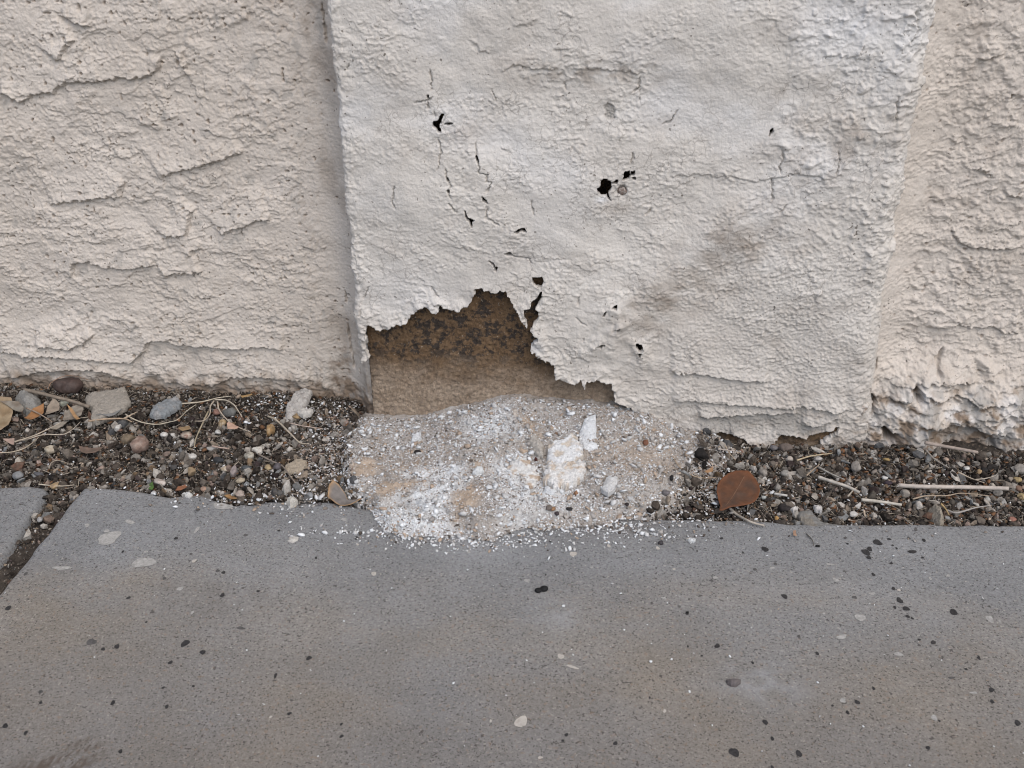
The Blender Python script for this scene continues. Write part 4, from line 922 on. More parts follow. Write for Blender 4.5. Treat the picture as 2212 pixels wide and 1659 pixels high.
def chip(name, cat, view, c, th, col, label, group, rag=.02, dome=.25, bump=.5, tilt=0.0, lift=.002, col2=None, mat=None, n=72):
    """a broken flat piece: ragged rim, uneven top, real thickness. th in metres; tilt raises its far side"""
    sd_ = nseed(); q = px(view, *c); ctr = q.mean(0); g0, _ = settle('P', *ctr); z = g0[2] + lift
    o = np.array([gnd(p, z) for p in q])[:, :2]; ct = o.mean(0); o = o - ct
    ext_ = np.ptp(o, axis=0); size = math.sqrt(ext_[0] * ext_[1]); st = float(np.clip(size / 48, .00028, .0009))
    gx = np.arange(o[:, 0].min() - 3 * st, o[:, 0].max() + 4 * st, st); gy = np.arange(o[:, 1].min() - 3 * st, o[:, 1].max() + 4 * st, st)
    X, Y = np.meshgrid(gx, gy); X = X.ravel(); Y = Y.ravel()
    d = -sdf(np.stack([X, Y], -1), o) + rag * size * 2.2 * fbm(X / (size * .12) + sd_, Y / (size * .12), 3, sd_)
    rr_ = 1.3 * th; t = np.clip(1 - d / rr_, 0, 1)
    top = -.8 * th * (1 - np.sqrt(np.maximum(1 - t * t, 0))) + dome * th * ss(0, size * .3, d)
    top = top + bump * th * (.6 * fbm(X / .007 + sd_, Y / .006, 4, sd_) + .35 * fbm(X / .0021, Y / .0019, 3, sd_ + 1)) + Y * tilt
    nx_, ny_ = len(gx), len(gy); Fq = grid_faces(nx_, ny_); Fq = Fq[(d[Fq] > 0).all(1)]
    E_ = np.concatenate([Fq[:, [0, 1]], Fq[:, [1, 2]], Fq[:, [2, 3]], Fq[:, [3, 0]]]); ky = np.sort(E_, 1); code = ky[:, 0] * (nx_ * ny_) + ky[:, 1]
    _, inv, cnt = np.unique(code, return_inverse=True, return_counts=True); B = E_[cnt[inv] == 1]; vb = np.unique(B)
    mp = np.full(nx_ * ny_, -1); mp[vb] = np.arange(len(vb)) + nx_ * ny_
    V = np.concatenate([np.stack([X, Y, top], -1), np.stack([X[vb], Y[vb], Y[vb] * tilt - th * 1.6], -1)])
    Fq = np.concatenate([Fq, np.stack([B[:, 1], B[:, 0], mp[B[:, 0]], mp[B[:, 1]]], -1)])
    us = np.zeros(len(V), bool); us[Fq.ravel()] = True; re_ = np.cumsum(us) - 1; V = V[us]; Fq = re_[Fq]
    cc = np.tile(np.array(col, float), (len(V), 1))
    if col2 is not None:
        kk = ss(-.05, .35, fbm(V[:, 0] / .011 + sd_, V[:, 1] / .009, 4, sd_ + 7))[:, None]; cc = cc * (1 - kk) + np.array(col2) * kk
    me = mesh_np(name, V, Fq, mat or M_CHIP, True, None, cc)
    ob = link(name, me); ob.location = (ct[0], ct[1], z)
    return tag(ob, label, cat, group)
M_CHIP = attr_mat('plaster_chip', .9, 300, .70, 1.12, .0012, (.13, .115, .10))
M_WHITE = attr_mat('white_plaster', .95, 420, .80, 1.15, .0016, (.24, .235, .23))
M_LEAF = attr_mat('dry_leaf', .6, 130, .72, 1.2, .0004, None, .35)
M_STEM = attr_mat('dry_stem', .75, 260, .75, 1.15, .0003)

def tube(name, cat, view, c, r, col, label, group, lift=.004, ends=.5, arch=0.0, on=None):
    pts_ = px(view, *c)
    P3 = []
    for q in pts_:
        g, s = settle('P', *q, lift=lift); P3.append(g)
    P3 = np.array(P3)
    if len(P3) > 2:                                   # smooth the run
        t = np.arange(len(P3)); tt = np.linspace(0, len(P3) - 1, (len(P3) - 1) * 6 + 1)
        def cr(y):
            yp = np.r_[2 * y[0] - y[1], y, 2 * y[-1] - y[-2]]; i = np.minimum(tt.astype(int), len(y) - 2); u = tt - i
            a, b, c_, d = yp[i], yp[i + 1], yp[i + 2], yp[i + 3]
            return .5 * (2 * b + (c_ - a) * u + (2 * a - 5 * b + 4 * c_ - d) * u ** 2 + (3 * b - a - 3 * c_ + d) * u ** 3)
        zmin = P3[:, 2]
        P3 = np.stack([cr(P3[:, k]) for k in range(3)], -1)
    else:
        P3 = np.stack([np.linspace(P3[0, k], P3[1, k], 9) for k in range(3)], -1)
    n = len(P3); t = np.linspace(0, 1, n); P3[:, 2] += arch * np.sin(math.pi * t)
    o0 = P3.mean(0); Q = P3 - o0; sd_ = nseed()
    T = np.gradient(Q, axis=0); T /= np.linalg.norm(T, axis=1)[:, None]
    up = np.array([0, 0, 1.]); S = np.cross(T, up); S /= np.linalg.norm(S, axis=1)[:, None]; Bn = np.cross(S, T)
    k = 8; a = np.linspace(0, 2 * math.pi, k, endpoint=False)
    rr = r * (1 - (1 - ends) * t) * (1 + .10 * pn(t * n * .5, t * 0, sd_))
    V = Q[:, None] + rr[:, None, None] * (np.cos(a)[None, :, None] * S[:, None] + np.sin(a)[None, :, None] * Bn[:, None])
    V = np.concatenate([V.reshape(-1, 3), Q[:1], Q[-1:]])
    i = np.arange(n * k).reshape(n, k); i2 = np.roll(i, -1, 1)
    Fq = np.stack([i[:-1], i2[:-1], i2[1:], i[1:]], -1).reshape(-1, 4)
    Ft = np.concatenate([np.stack([i2[0], i[0], np.full(k, n * k)], -1), np.stack([i[-1], i2[-1], np.full(k, n * k + 1)], -1)])
    cc = np.array(col) * (1 + .18 * pn(np.repeat(t * n * .4, k), 0 * np.repeat(t, k), sd_ + 2))[:, None]
    cc = np.concatenate([cc, cc[:1], cc[-1:]])
    me = mesh_np(name, V, [Fq, Ft], M_STEM, True, None, cc)
    ob = link(name, me); ob.location = o0
    return tag(ob, label, cat, group)

def leaf(name, cat, view, c, col, label, group, curl=.15, tilt=0.0, lift=.004, col2=None, edge=None, vein=None, n=64, rag=.004, cupx=0.0):
    sd_ = nseed(); q = outline(px(view, *c), n, rag, sd_); ctr = q.mean(0)
    g0, _ = settle('P', *ctr); z = g0[2] + lift
    o = np.array([gnd(p, z) for p in q])[:, :2]; ct = o.mean(0); size = np.ptp(o, axis=0).max()
    rings = [1.0, .96, .88, .76, .62, .46, .3, .15]
    V = []; C_ = []
    for r_ in rings:
        p = (o - ct) * r_; rad_ = np.hypot(p[:, 0], p[:, 1]) / size
        zz = curl * size * rad_ ** 2 + p[:, 1] * tilt + p[:, 0] * cupx + .02 * size * fbm(p[:, 0] / size * 3, p[:, 1] / size * 3, 3, sd_)
        V.append(np.stack([p[:, 0], p[:, 1], zz], -1))
        k = ss(-.2, .4, fbm(p[:, 0] / size * 4 + 3, p[:, 1] / size * 4, 4, sd_ + 1))[:, None]
        cc = np.array(col) * (1 - k) + np.array(col2 if col2 is not None else col) * k
        if edge is not None:
            e = ss(.80, 1.0, r_); cc = cc * (1 - e) + np.array(edge) * e
        C_.append(cc)
    V.append(np.array([[0, 0, V[-1][:, 2].mean()]])); C_.append(C_[-1].mean(0)[None])
    V = np.concatenate(V); Cc = np.concatenate(C_); K = len(rings)
    i = np.arange(n); j = (i + 1) % n
    Fq = np.concatenate([np.stack([k * n + i, k * n + j, (k + 1) * n + j, (k + 1) * n + i], -1) for k in range(K - 1)])
    Ft = np.stack([(K - 1) * n + i, (K - 1) * n + j, np.full(n, K * n)], -1)
    # underside gives it real thickness
    m_ = len(V); V2 = V - [0, 0, .00035]
    Fs = np.stack([j, i, m_ + i, m_ + j], -1)
    me = mesh_np(name, np.concatenate([V, V2]), [Fq, Fs, Fq[:, ::-1] + m_, Ft, Ft[:, ::-1] + m_], M_LEAF, True, None, np.concatenate([Cc, Cc]))
    ob = link(name, me); ob.location = (ct[0], ct[1], z); tag(ob, label, cat, group)
    if vein is not None:
        ve = [np.array([*gnd(p, z)[:2]]) - ct for p in px(view, *vein)]
        t = np.linspace(0, 1, 14)[:, None]; line = ve[0] * (1 - t) + ve[1] * t
        rr_ = np.hypot(*line.T) / size; zz = curl * size * rr_ ** 2 + line[:, 1] * tilt + line[:, 0] * cupx + .02 * size * fbm(line[:, 0] / size * 3, line[:, 1] / size * 3, 3, sd_) + .00015
        d = ve[1] - ve[0]; d /= np.hypot(*d); nn = np.array([-d[1], d[0]]); wd = np.linspace(.0006, .0002, 14)
        Vv = np.concatenate([np.c_[line - nn * wd[:, None], zz - .0003], np.c_[line, zz + .00035], np.c_[line + nn * wd[:, None], zz - .0003]])
        i = np.arange(13); Fv = np.concatenate([np.stack([i + k * 14, i + 1 + k * 14, i + 1 + (k + 1) * 14, i + (k + 1) * 14], -1) for k in (0, 1)])
        link('midrib', mesh_np('midrib', Vv, Fv, M_LEAF, True, None, np.tile(np.array([.135, .072, .042]), (len(Vv), 1))), ob)
    return ob

GP, GC, GS, GL = 'pebbles among the gravel', 'broken plaster chips', 'dry stems on the gravel', 'fallen leaves and scraps'
AM, OC, WH, CRM, GY, TN, RB, BK, PK = (.34, .19, .055), (.36, .24, .10), (.50, .48, .44), (.44, .38, .29), (.20, .195, .185), (.25, .20, .15), (.13, .06, .038), (.025, .023, .023), (.36, .22, .16)
# ---- left end of the strip
pebble('stone', 'stone', 'd', 840, 245, 195, 125, (.085, .052, .042), 'rounded reddish brown stone leaning against the wall foot behind the thick twig', 'larger stones by the wall', 3, .07, col2=(.10, .07, .06))
chip('plaster_slab', 'plaster chip', 'd', (1050, 310, 1180, 262, 1380, 250, 1560, 215, 1630, 360, 1560, 430, 1180, 575, 1110, 560, 1130, 430, 1060, 390), .0045, (.29, .265, .23), 'largest flat grey tan plaster slab at the wall foot, beside the round brown stone', GC, .006, .1, .25, .12, .006)
chip('plaster_chip', 'plaster chip', 'd', (1850, 510, 1900, 420, 2050, 360, 2212, 325, 2260, 390, 2200, 440, 2050, 520, 1920, 530), .004, (.21, .225, .235), 'blue grey pitted chip to the right of the largest plaster slab', GC, .02, .1, .5, .1, .004, (.28, .28, .28))
chip('flat_stone', 'stone', 'd', (170, 300, 250, 245, 400, 250, 500, 310, 470, 400, 300, 440, 190, 400), .010, (.24, .235, .22), 'pale grey flat stone under the upper end of the thick twig', 'larger stones by the wall', .01, .5, .3, .1, .005)
leaf('dry_leaf', 'leaf', 'd', (-120, 470, 0, 425, 170, 430, 165, 540, 100, 640, 0, 695, -140, 660), (.25, .19, .12), 'smooth tan curled leaf cut by the left edge of the photo', GL, .25, .35, .006, (.20, .14, .08), (.27, .20, .13))
leaf('dry_leaf', 'leaf', 'd', (0, 410, 120, 405, 240, 410, 300, 470, 280, 520, 180, 480, 100, 440), (.20, .18, .15), 'dull grey brown leaf folded behind the tan curled leaf', GL, .3, .3, .008, (.16, .13, .10))
leaf('dry_leaf', 'leaf', 'd', (560, 560, 590, 460, 680, 380, 745, 430, 740, 500, 640, 530), (.25, .205, .16), 'grey tan cupped leaf left of the greenish white pebble', GL, .4, .1, .006, (.20, .17, .135))
leaf('dry_leaf', 'leaf', 'd', (780, 615, 800, 535, 900, 470, 1000, 440, 1045, 480, 1010, 560, 900, 600), (.24, .215, .18), 'flat grey leaf lying below the thick twig', GL, .15, .1, .006, (.19, .16, .13))
leaf('leaf_scrap', 'leaf scrap', 'd', (305, 600, 420, 500, 560, 470, 545, 545, 380, 612), (.26, .13, .055), 'rusty orange leaf scrap near the left edge below the pale grey flat stone', GL, .5, .2, .006)
leaf('leaf_scrap', 'leaf scrap', 'd', (840, 460, 905, 490, 1005, 635, 955, 640), (.33, .20, .10), 'narrow orange tan leaf strip pointing down from the flat grey leaf', GL, .3, .0, .010)
leaf('dry_leaf', 'leaf', 'd', (1200, 575, 1400, 490, 1525, 475, 1430, 565, 1360, 588, 1280, 560), (.20, .20, .195), 'grey folded leaf tucked under the largest plaster slab', GL, .2, -.1, .003)
leaf('dry_leaf', 'leaf', 'd', (975, 930, 1130, 950, 1290, 930, 1200, 1060, 1090, 1100, 1010, 1040), (.17, .12, .095), 'brown wedge shaped leaf in the middle of the left gravel', GL, .2, -.3, .006, (.12, .09, .07))
leaf('leaf_scrap', 'leaf scrap', 'd', (40, 860, 180, 845, 175, 945, 120, 910), (.33, .24, .20), 'small pinkish triangular leaf scrap near the left edge', GL, .2, .0, .005)
leaf('leaf_scrap', 'leaf scrap', 'd', (620, 730, 760, 650, 850, 610, 830, 655, 700, 740), (.25, .22, .18), 'slender grey leaf blade beside the crossing grass stems', GL, .2, .0, .005)
pebble('pebble', 'pebble', 'd', 790, 430, 55, 58, (.46, .47, .38), 'greenish white pebble under the thick twig', GP, col2=(.36, .38, .27))
pebble('pebble', 'pebble', 'd', 1740, 985, 105, 120, (.25, .155, .115), 'rough pinkish orange stone in the left gravel', GP, 4, .3, col2=(.32, .23, .18))
pebble('pebble', 'pebble', 'd', 1590, 895, 100, 75, (.19, .14, .085), 'olive brown lump beside the rough pinkish stone', GP, 3, .15)
pebble('pebble', 'pebble', 'd', 615, 1020, 95, 60, (.42, .36, .26), 'elongated cream tan pebble left of the brown wedge leaf', GP, 4, .15, ang=25, col2=(.33, .26, .17))
pebble('pebble', 'pebble', 'd', 1470, 752, 40, 62, WH, 'upright white pebble below the largest plaster slab', GP)
pebble('pebble', 'pebble', 'd', 690, 1470, 76, 62, OC, 'ochre pebble sitting in the joint between the slabs', GP, col2=(.26, .18, .11))
pebble('pebble', 'pebble', 'd', 1985, 1420, 92, 56, (.46, .40, .35), 'oval cream pink pebble on the slab edge beside the green sprig', GP, ang=-28, col2=(.38, .29, .24))
pebble('pebble', 'pebble', 'd', 2040, 825, 50, 42, WH, 'white pebble with dark pits in the upper left gravel', GP)
pebble('pebble', 'pebble', 'd', 225, 1340, 70, 60, (.20, .205, .21), 'blue grey pebble near the corner of the left slab', GP)
pebble('pebble', 'pebble', 'd', 470, 1310, 75, 42, (.09, .09, .10), 'dark slate pebble above the joint between the slabs', GP)
pebble('pebble', 'pebble', 'd', 240, 1180, 45, 75, (.40, .35, .28), 'knobbly cream pebble above the left slab', GP, 3, .2)
lf = leaf('green_sprig', 'seedling', 'd', (1845, 1465, 1865, 1420, 1905, 1405, 1915, 1450, 1890, 1478), (.055, .11, .025), 'tiny green sprig at the slab edge beside the oval cream pebble', None, .2, .3, .004, (.04, .08, .02))
tube('twig', 'twig', 'd', (300, 240, 500, 285, 700, 335, 900, 385, 1110, 455), .0019, (.20, .165, .13), 'thick grey brown twig lying across the stones at the wall foot', GS, .010, .85)
tube('grass_stem', 'grass stem', 'd', (-60, 1020, 0, 1025, 150, 1015, 300, 970, 430, 880, 480, 830), .0007, (.40, .34, .26), 'curved pale stem running in from the left edge, lowest of three', GS)
tube('grass_stem', 'grass stem', 'd', (180, 890, 400, 820, 560, 750, 720, 670, 830, 620, 950, 600, 1100, 580), .0007, (.40, .34, .27), 'long straightish pale stem passing left of the brown wedge leaf', GS, .006)
tube('grass_stem', 'grass stem', 'd', (180, 885, 330, 860, 540, 800, 780, 797, 900, 735, 1000, 640), .0007, (.42, .36, .29), 'S shaped pale stem crossing the long straightish stem', GS, .005)
tube('twig', 'twig', 'd', (1100, 632, 1300, 607, 1540, 602, 1640, 640), .0011, (.36, .27, .19), 'tan twig below the largest plaster slab', GS, .006)
tube('twig', 'twig', 'd', (1540, 600, 1620, 560, 1710, 515), .0009, (.38, .30, .22), 'short pale spur rising from the tan twig', GS, .007)
tube('grass_stem', 'grass stem', 'd', (1560, 545, 1650, 600, 1780, 650, 1950, 672, 2100, 645, 2212, 610, 2330, 500, 2440, 425), .0007, (.42, .37, .29), 'long sagging pale stem between the largest slab and the blue grey chip', GS, .006)
tube('twig', 'twig', 'd', (330, 470, 480, 535, 650, 640), .0009, (.26, .20, .155), 'thin brown twig over the rusty leaf scrap', GS, .009)
tube('grass_stem', 'grass stem', 'd', (480, 1415, 600, 1430, 760, 1440, 920, 1425), .0006, (.42, .37, .30), 'short pale stem bridging the joint at the slab corner', GS, .003)
tube('grass_stem', 'grass stem', 'd', (610, 1220, 640, 1150, 720, 1120, 850, 1160), .0005, (.33, .28, .22), 'small hooked stem above the ochre pebble', GS, .005)
tube('grass_stem', 'grass stem', 'd', (600, 230, 640, 150, 800, 70, 950, 75, 1100, 120), .0004, (.30, .19, .13), 'hair thin brown stem arching over the round brown stone', GS, .012)
# ---- middle of the left strip
tube('grass_stem', 'grass stem', 'e', (50, 415, 300, 390, 500, 342, 670, 320), .0008, (.42, .37, .29), 'pale stem at the top of the crossing tangle right of the blue grey chip', GS, .007)
tube('grass_stem', 'grass stem', 'e', (460, 365, 600, 372, 700, 430, 750, 500, 800, 580), .0008, (.42, .37, .30), 'stem of the tangle that bends over and down to the right', GS, .007)
tube('grass_stem', 'grass stem', 'e', (495, 390, 520, 500, 640, 640, 760, 710, 910, 770), .0008, (.40, .34, .27), 'stem of the tangle that sweeps long and low towards the amber pebble', GS, .006)
tube('grass_stem', 'grass stem', 'e', (450, 380, 405, 450, 400, 540, 330, 622, 210, 632), .0008, (.40, .34, .27), 'stem of the tangle that hooks back to the left', GS, .006)
tube('grass_stem', 'grass stem', 'e', (380, 510, 300, 680, 225, 850, 205, 965), .0009, (.33, .28, .20), 'flat olive tan stem hanging below the tangle', GS, .005)
tube('grass_stem', 'grass stem', 'e', (1120, 570, 1230, 622, 1400, 785, 1520, 900, 1630, 912), .0010, (.38, .33, .26), 'stout pale stem sloping down right of the amber pebble', GS, .006, .6)
tube('grass_stem', 'grass stem', 'e', (1390, 655, 1560, 692, 1800, 725), .0007, (.40, .32, .27), 'straight pinkish stem above the bend of the stout pale stem', GS, .006)
tube('twig', 'twig', 'e', (1000, 1040, 1150, 1120, 1300, 1190, 1380, 1290, 1470, 1410), .0009, (.22, .185, .155), 'grey brown twig passing under the tan ragged chip', GS, .004)
tube('grass_stem', 'grass stem', 'e', (430, 942, 520, 960, 640, 972), .0010, (.40, .30, .25), 'short thick pinkish stem in the middle left gravel', GS, .005)
pebble('pebble', 'pebble', 'e', 558, 692, 54, 60, OC, 'round ochre pebble in front of the grey rough stone', GP, 3, col2=(.42, .33, .22))
pebble('pebble', 'pebble', 'e', 1150, 785, 52, 92, AM, 'upright amber pebble, brightest orange stone of the left gravel', GP, 4, .12, ang=-12, col2=(.40, .28, .13))
pebble('stone', 'stone', 'e', 640, 550, 88, 72, (.15, .15, .14), 'grey rough stone behind the round ochre pebble', GP, 6, .12)
pebble('pebble', 'pebble', 'e', 890, 1090, 66, 58, (.38, .35, .28), 'speckled white pebble in the middle of the left gravel', GP, 4, .1, col2=(.25, .22, .17))
pebble('pebble', 'pebble', 'e', 590, 1248, 62, 46, CRM, 'cream yellow pebble near the slab edge', GP, col2=(.36, .25, .14))
pebble('pebble', 'pebble', 'e', 165, 1290, 60, 66, (.28, .19, .095), 'large ochre brown pebble left of the cream yellow pebble', GP)
pebble('pebble', 'pebble', 'e', 780, 1562, 66, 50, (.40, .31, .25), 'pale pink pebble at the slab edge beside the small tan leaf', GP, col2=(.30, .24, .20))
pebble('pebble', 'pebble', 'e', 1235, 1222, 62, 52, (.11, .095, .105), 'smooth purple grey pebble left of the tan ragged chip', GP, 2)
pebble('pebble', 'pebble', 'e', 1022, 1242, 48, 32, (.38, .37, .35), 'small oval whitish pebble left of the purple grey pebble', GP, 3)
pebble('pebble', 'pebble', 'e', 855, 1232, 66, 40, (.075, .085, .09), 'charcoal pebble behind the small oval whitish pebble', GP, 4)
pebble('pebble', 'pebble', 'e', 1125, 1240, 48, 50, (.36, .26, .12), 'yellow pebble touching the purple grey pebble', GP)
pebble('pebble', 'pebble', 'e', 105, 838, 72, 58, (.42, .33, .25), 'cream and rust banded pebble left of the flat olive stem', GP, 3, .1, col2=(.26, .13, .09))
pebble('pebble', 'pebble', 'e', 500, 787, 40, 36, (.46, .45, .42), 'round white pebble under the round ochre pebble', GP, 2)
pebble('pebble', 'pebble', 'e', 480, 540, 62, 44, (.24, .12, .085), 'reddish pebble left of the grey rough stone', GP)
pebble('pebble', 'pebble', 'e', 770, 1390, 66, 42, (.36, .29, .19), 'lumpy tan pebble in front of the charcoal pebble', GP, 3, .16)
pebble('pebble', 'pebble', 'e', 1480, 600, 70, 48, (.32, .20, .075), 'golden pebble under the long white plaster shard', GP, col2=(.20, .14, .075))
pebble('pebble', 'pebble', 'e', 180, 1095, 55, 45, (.46, .44, .40), 'crumbly white nugget in the left gravel', GP, 3, .22)
pebble('pebble', 'pebble', 'e', 430, 990, 75, 40, (.36, .34, .31), 'pale grey oblong pebble under the thick pinkish stem', GP)
pebble('pebble', 'pebble', 'e', 700, 1295, 45, 80, (.26, .21, .20), 'pinkish grey upright wedge stone near the slab edge', GP, 7)
pebble('pebble', 'pebble', 'e', 510, 1140, 70, 50, (.042, .044, .048), 'black pebble above the cream yellow pebble', GP, 5)
pebble('pebble', 'pebble', 'e', 1640, 1580, 56, 46, (.22, .225, .23), 'bluish grey pebble on the slab edge beside the white nugget', GP)
pebble('pebble', 'pebble', 'e', 325, 1500, 48, 40, (.33, .20, .13), 'orange pink pebble on the slab edge beside the white crumbs', GP)
chip('plaster_chip', 'plaster chip', 'e', (915, 960, 980, 942, 1050, 940, 1045, 1000, 990, 1018, 960, 985), .002, (.55, .52, .47), 'small bright white ragged flake lying on the left gravel', GC, .03, .1, .5, .0, .006)
chip('plaster_chip', 'plaster chip', 'e', (1310, 1250, 1330, 1170, 1400, 1130, 1480, 1095, 1600, 1110, 1612, 1170, 1500, 1240, 1400, 1245), .0035, (.34, .29, .225), 'tan ragged chip on the left gravel near the heap', GC, .015, .1, .5, .1, .006)
chip('plaster_chip', 'plaster chip', 'e', (1320, 575, 1340, 420, 1400, 360, 1460, 290, 1600, 268, 1680, 290, 1620, 380, 1540, 450, 1480, 510, 1390, 550), .004, (.42, .40, .375), 'long white pitted plaster shard leaning near the pilaster corner', GC, .012, .1, .6, .25, .006, (.33, .31, .29))
chip('plaster_chip', 'plaster chip', 'e', (1480, 500, 1540, 460, 1690, 475, 1655, 520, 1555, 540), .003, (.47, .45, .42), 'small smooth white chip under the long pitted shard', GC, .015, .1, .4, .2, .006)
chip('plaster_chip', 'plaster chip', 'e', (1330, 1590, 1400, 1560, 1500, 1580, 1460, 1630, 1390, 1650), .005, (.50, .48, .44), 'lumpy white nugget on the slab edge left of the heap', GC, .05, .5, .8, .0, .004)
chip('plaster_chip', 'plaster chip', 'e', (1290, 1430, 1340, 1360, 1400, 1370, 1390, 1430, 1330, 1480), .005, (.46, .44, .41), 'white lump lying in the gravel just above the slab edge nugget', GC, .05, .5, .9, .0, .005)
chip('plaster_chip', 'plaster chip', 'e', (45, 1520, 110, 1500, 180, 1520, 160, 1580, 90, 1560), .004, (.55, .55, .53), 'heaped white crumb cluster on the slab edge left of the small tan leaf', GC, .07, .4, 1.2, .0, .003)
leaf('dry_leaf', 'leaf', 'e', (578, 1562, 640, 1538, 720, 1575, 745, 1625, 650, 1612), (.27, .16, .07), 'small tan orange leaf curled on the slab edge', GL, .35, -.2, .004, (.19, .10, .04))
leaf('leaf_scrap', 'leaf scrap', 'e', (0, 1450, 90, 1425, 120, 1450, 40, 1490, -30, 1500), (.22, .095, .05), 'reddish brown leaf scrap on the slab edge', GL, .2, .0, .005)
leaf('leaf_scrap', 'leaf scrap', 'e', (610, 660, 640, 640, 760, 705, 740, 730, 620, 728), (.42, .28, .21), 'pink tan triangular scrap beside the round ochre pebble', GL, .1, .0, .007)
leaf('leaf_scrap', 'leaf scrap', 'e', (780, 320, 920, 290, 930, 305, 800, 340), (.34, .22, .10), 'narrow orange scrap at the wall foot above the amber pebble', GL, .1, .0, .005)
leaf('leaf_scrap', 'leaf scrap', 'e', (0, 720, 140, 690, 160, 730, 60, 755), (.24, .165, .09), 'tan brown leaf scrap left of the flat olive stem', GL, .2, .0, .006)
leaf('curled_leaf', 'leaf', 'P', (708, 1078, 712, 1062, 722, 1055, 733, 1058, 745, 1068, 752, 1080, 768, 1082, 784, 1086, 760, 1091, 735, 1092), (.165, .150, .14), 'grey curled leaf with a tan rim against the left toe of the heap', GL, .55, .15, .004, (.13, .115, .105), (.33, .21, .11))
pebble('clod', 'clod', 'P', 776, 1085, 8, 5, BK, 'black crumb at the tip of the curled grey leaf', GP, 4, .2)
# ---- the heap
pebble('pebble', 'pebble', 'm', 955, 738, 47, 33, (.030, .025, .026), 'dark flat pebble on the left slope of the heap', GP, 4, .1)
chip('plaster_chip', 'plaster chip', 'm', (860, 562, 900, 482, 1000, 462, 1002, 530, 940, 575), .004, (.62, .64, .66), 'bright white chip high on the left slope of the heap', GC, .03, .3, .7, .1, .003, None, M_WHITE)
chip('plaster_lump', 'plaster lump', 'n', (560, 605, 620, 580, 690, 555, 760, 575, 800, 512, 850, 500, 900, 560, 960, 600, 985, 660, 995, 722, 930, 790, 800, 830, 660, 850, 560, 830, 520, 720), .0048, (.66, .67, .68), 'large white lump at the centre of the heap, upper half above its crack', GC, .045, .05, .45, .22, .005, (.55, .49, .42), M_WHITE)
chip('plaster_lump', 'plaster lump', 'n', (515, 865, 570, 838, 700, 855, 840, 830, 1000, 820, 1040, 905, 960, 1010, 830, 1060, 680, 1102, 560, 1060, 480, 1010), .0052, (.65, .645, .635), 'large white lump at the centre of the heap, lower half with ragged tan lip', GC, .045, .05, .45, .15, .004, (.54, .46, .38), M_WHITE)
chip('plaster_lump', 'plaster lump', 'n', (-20, 1030, 20, 935, 100, 800, 280, 780, 380, 860, 430, 930, 460, 970, 440, 1070, 330, 1170, 100, 1160), .006, (.65, .65, .64), 'flatter white and tan lump left of the two central lumps', GC, .045, .05, .45, .15, .002, (.50, .40, .31), M_WHITE)
chip('plaster_chip', 'plaster chip', 'n', (920, 492, 960, 420, 1000, 345, 1150, 310, 1160, 480, 1182, 590, 1040, 632, 960, 590), .0045, (.63, .65, .67), 'bright white triangular flake behind the central lumps', GC, .006, .15, .5, .3, .004, None, M_WHITE)
chip('plaster_chip', 'plaster chip', 'n', (480, 1200, 520, 1110, 600, 1150, 665, 1190, 600, 1220), .004, (.63, .65, .67), 'small white wedge below the central lumps', GC, .006, .2, .5, .1, .003, None, M_WHITE)
chip('plaster_chip', 'plaster chip', 'n', (1210, 1140, 1280, 1022, 1400, 1010, 1428, 1060, 1380, 1150, 1300, 1195), .004, (.56, .56, .56), 'whitish flake on the right slope of the heap', GC, .006, .2, .6, .12, .003, None, M_WHITE)
chip('plaster_chip', 'plaster chip', 'n', (290, 560, 380, 490, 500, 600, 500, 740, 400, 700), .005, (.40, .375, .34), 'grey tan lump touching the upper central lump', GC, .03, .3, .5, .12, .003)
chip('plaster_chip', 'plaster chip', 'm', (1620, 960, 1680, 900, 1760, 890, 1780, 940, 1700, 980), .003, (.60, .62, .63), 'small white flake on the middle of the heap', GC, .05, .3, .7, .1, .003, None, M_WHITE)
for (x, y, a, b, c_, lab) in [(1765, 625, 38, 42, (.20, .075, .035), 'red brown leaf bit on the right slope of the heap'), (655, 507, 26, 24, (.23, .13, .07), 'brown speck of leaf above the central lumps'), (400, 828, 22, 34, (.075, .022, .018), 'dark red seed between the central lumps'), (895, 1250, 30, 38, (.28, .13, .05), 'orange leaf bit below the central lumps'), (1020, 310, 36, 34, (.16, .125, .10), 'brown pebble at the top of the triangular flake'), (610, 1440, 36, 34, (.27, .14, .055), 'rusty bit near the front edge of the heap')]:
    pebble('seed' if 'seed' in lab else 'leaf_scrap' if 'leaf' in lab else 'pebble', 'seed' if 'seed' in lab else 'leaf scrap' if 'leaf' in lab else 'pebble', 'n', x, y, a, b, c_, lab, 'specks on the plaster heap', 4, .15)
for (x, y, a, b, c_, lab) in [(2085, 1062, 28, 42, BK, 'black pebble with a white top on the right slope of the heap'), (2020, 1450, 48, 52, (.045, .036, .038), 'dark pebble at the right front corner of the heap'), (820, 1452, 50, 36, (.035, .033, .035), 'black crumb near the front edge of the heap'), (660, 1500, 34, 30, (.06, .045, .048), 'dark purple crumb beside the rusty bit'), (2020, 1250, 58, 46, (.14, .125, .13), 'grey purple pebble on the right toe of the heap'), (1530, 1390, 30, 30, (.04, .03, .03), 'round black crumb on the right toe of the heap'), (560, 1430, 42, 42, (.15, .12, .10), 'brown grey pebble left of the rusty bit')]:
    pebble('pebble', 'pebble', 'n', x, y, a, b, c_, lab, 'specks on the plaster heap', 5, .12)
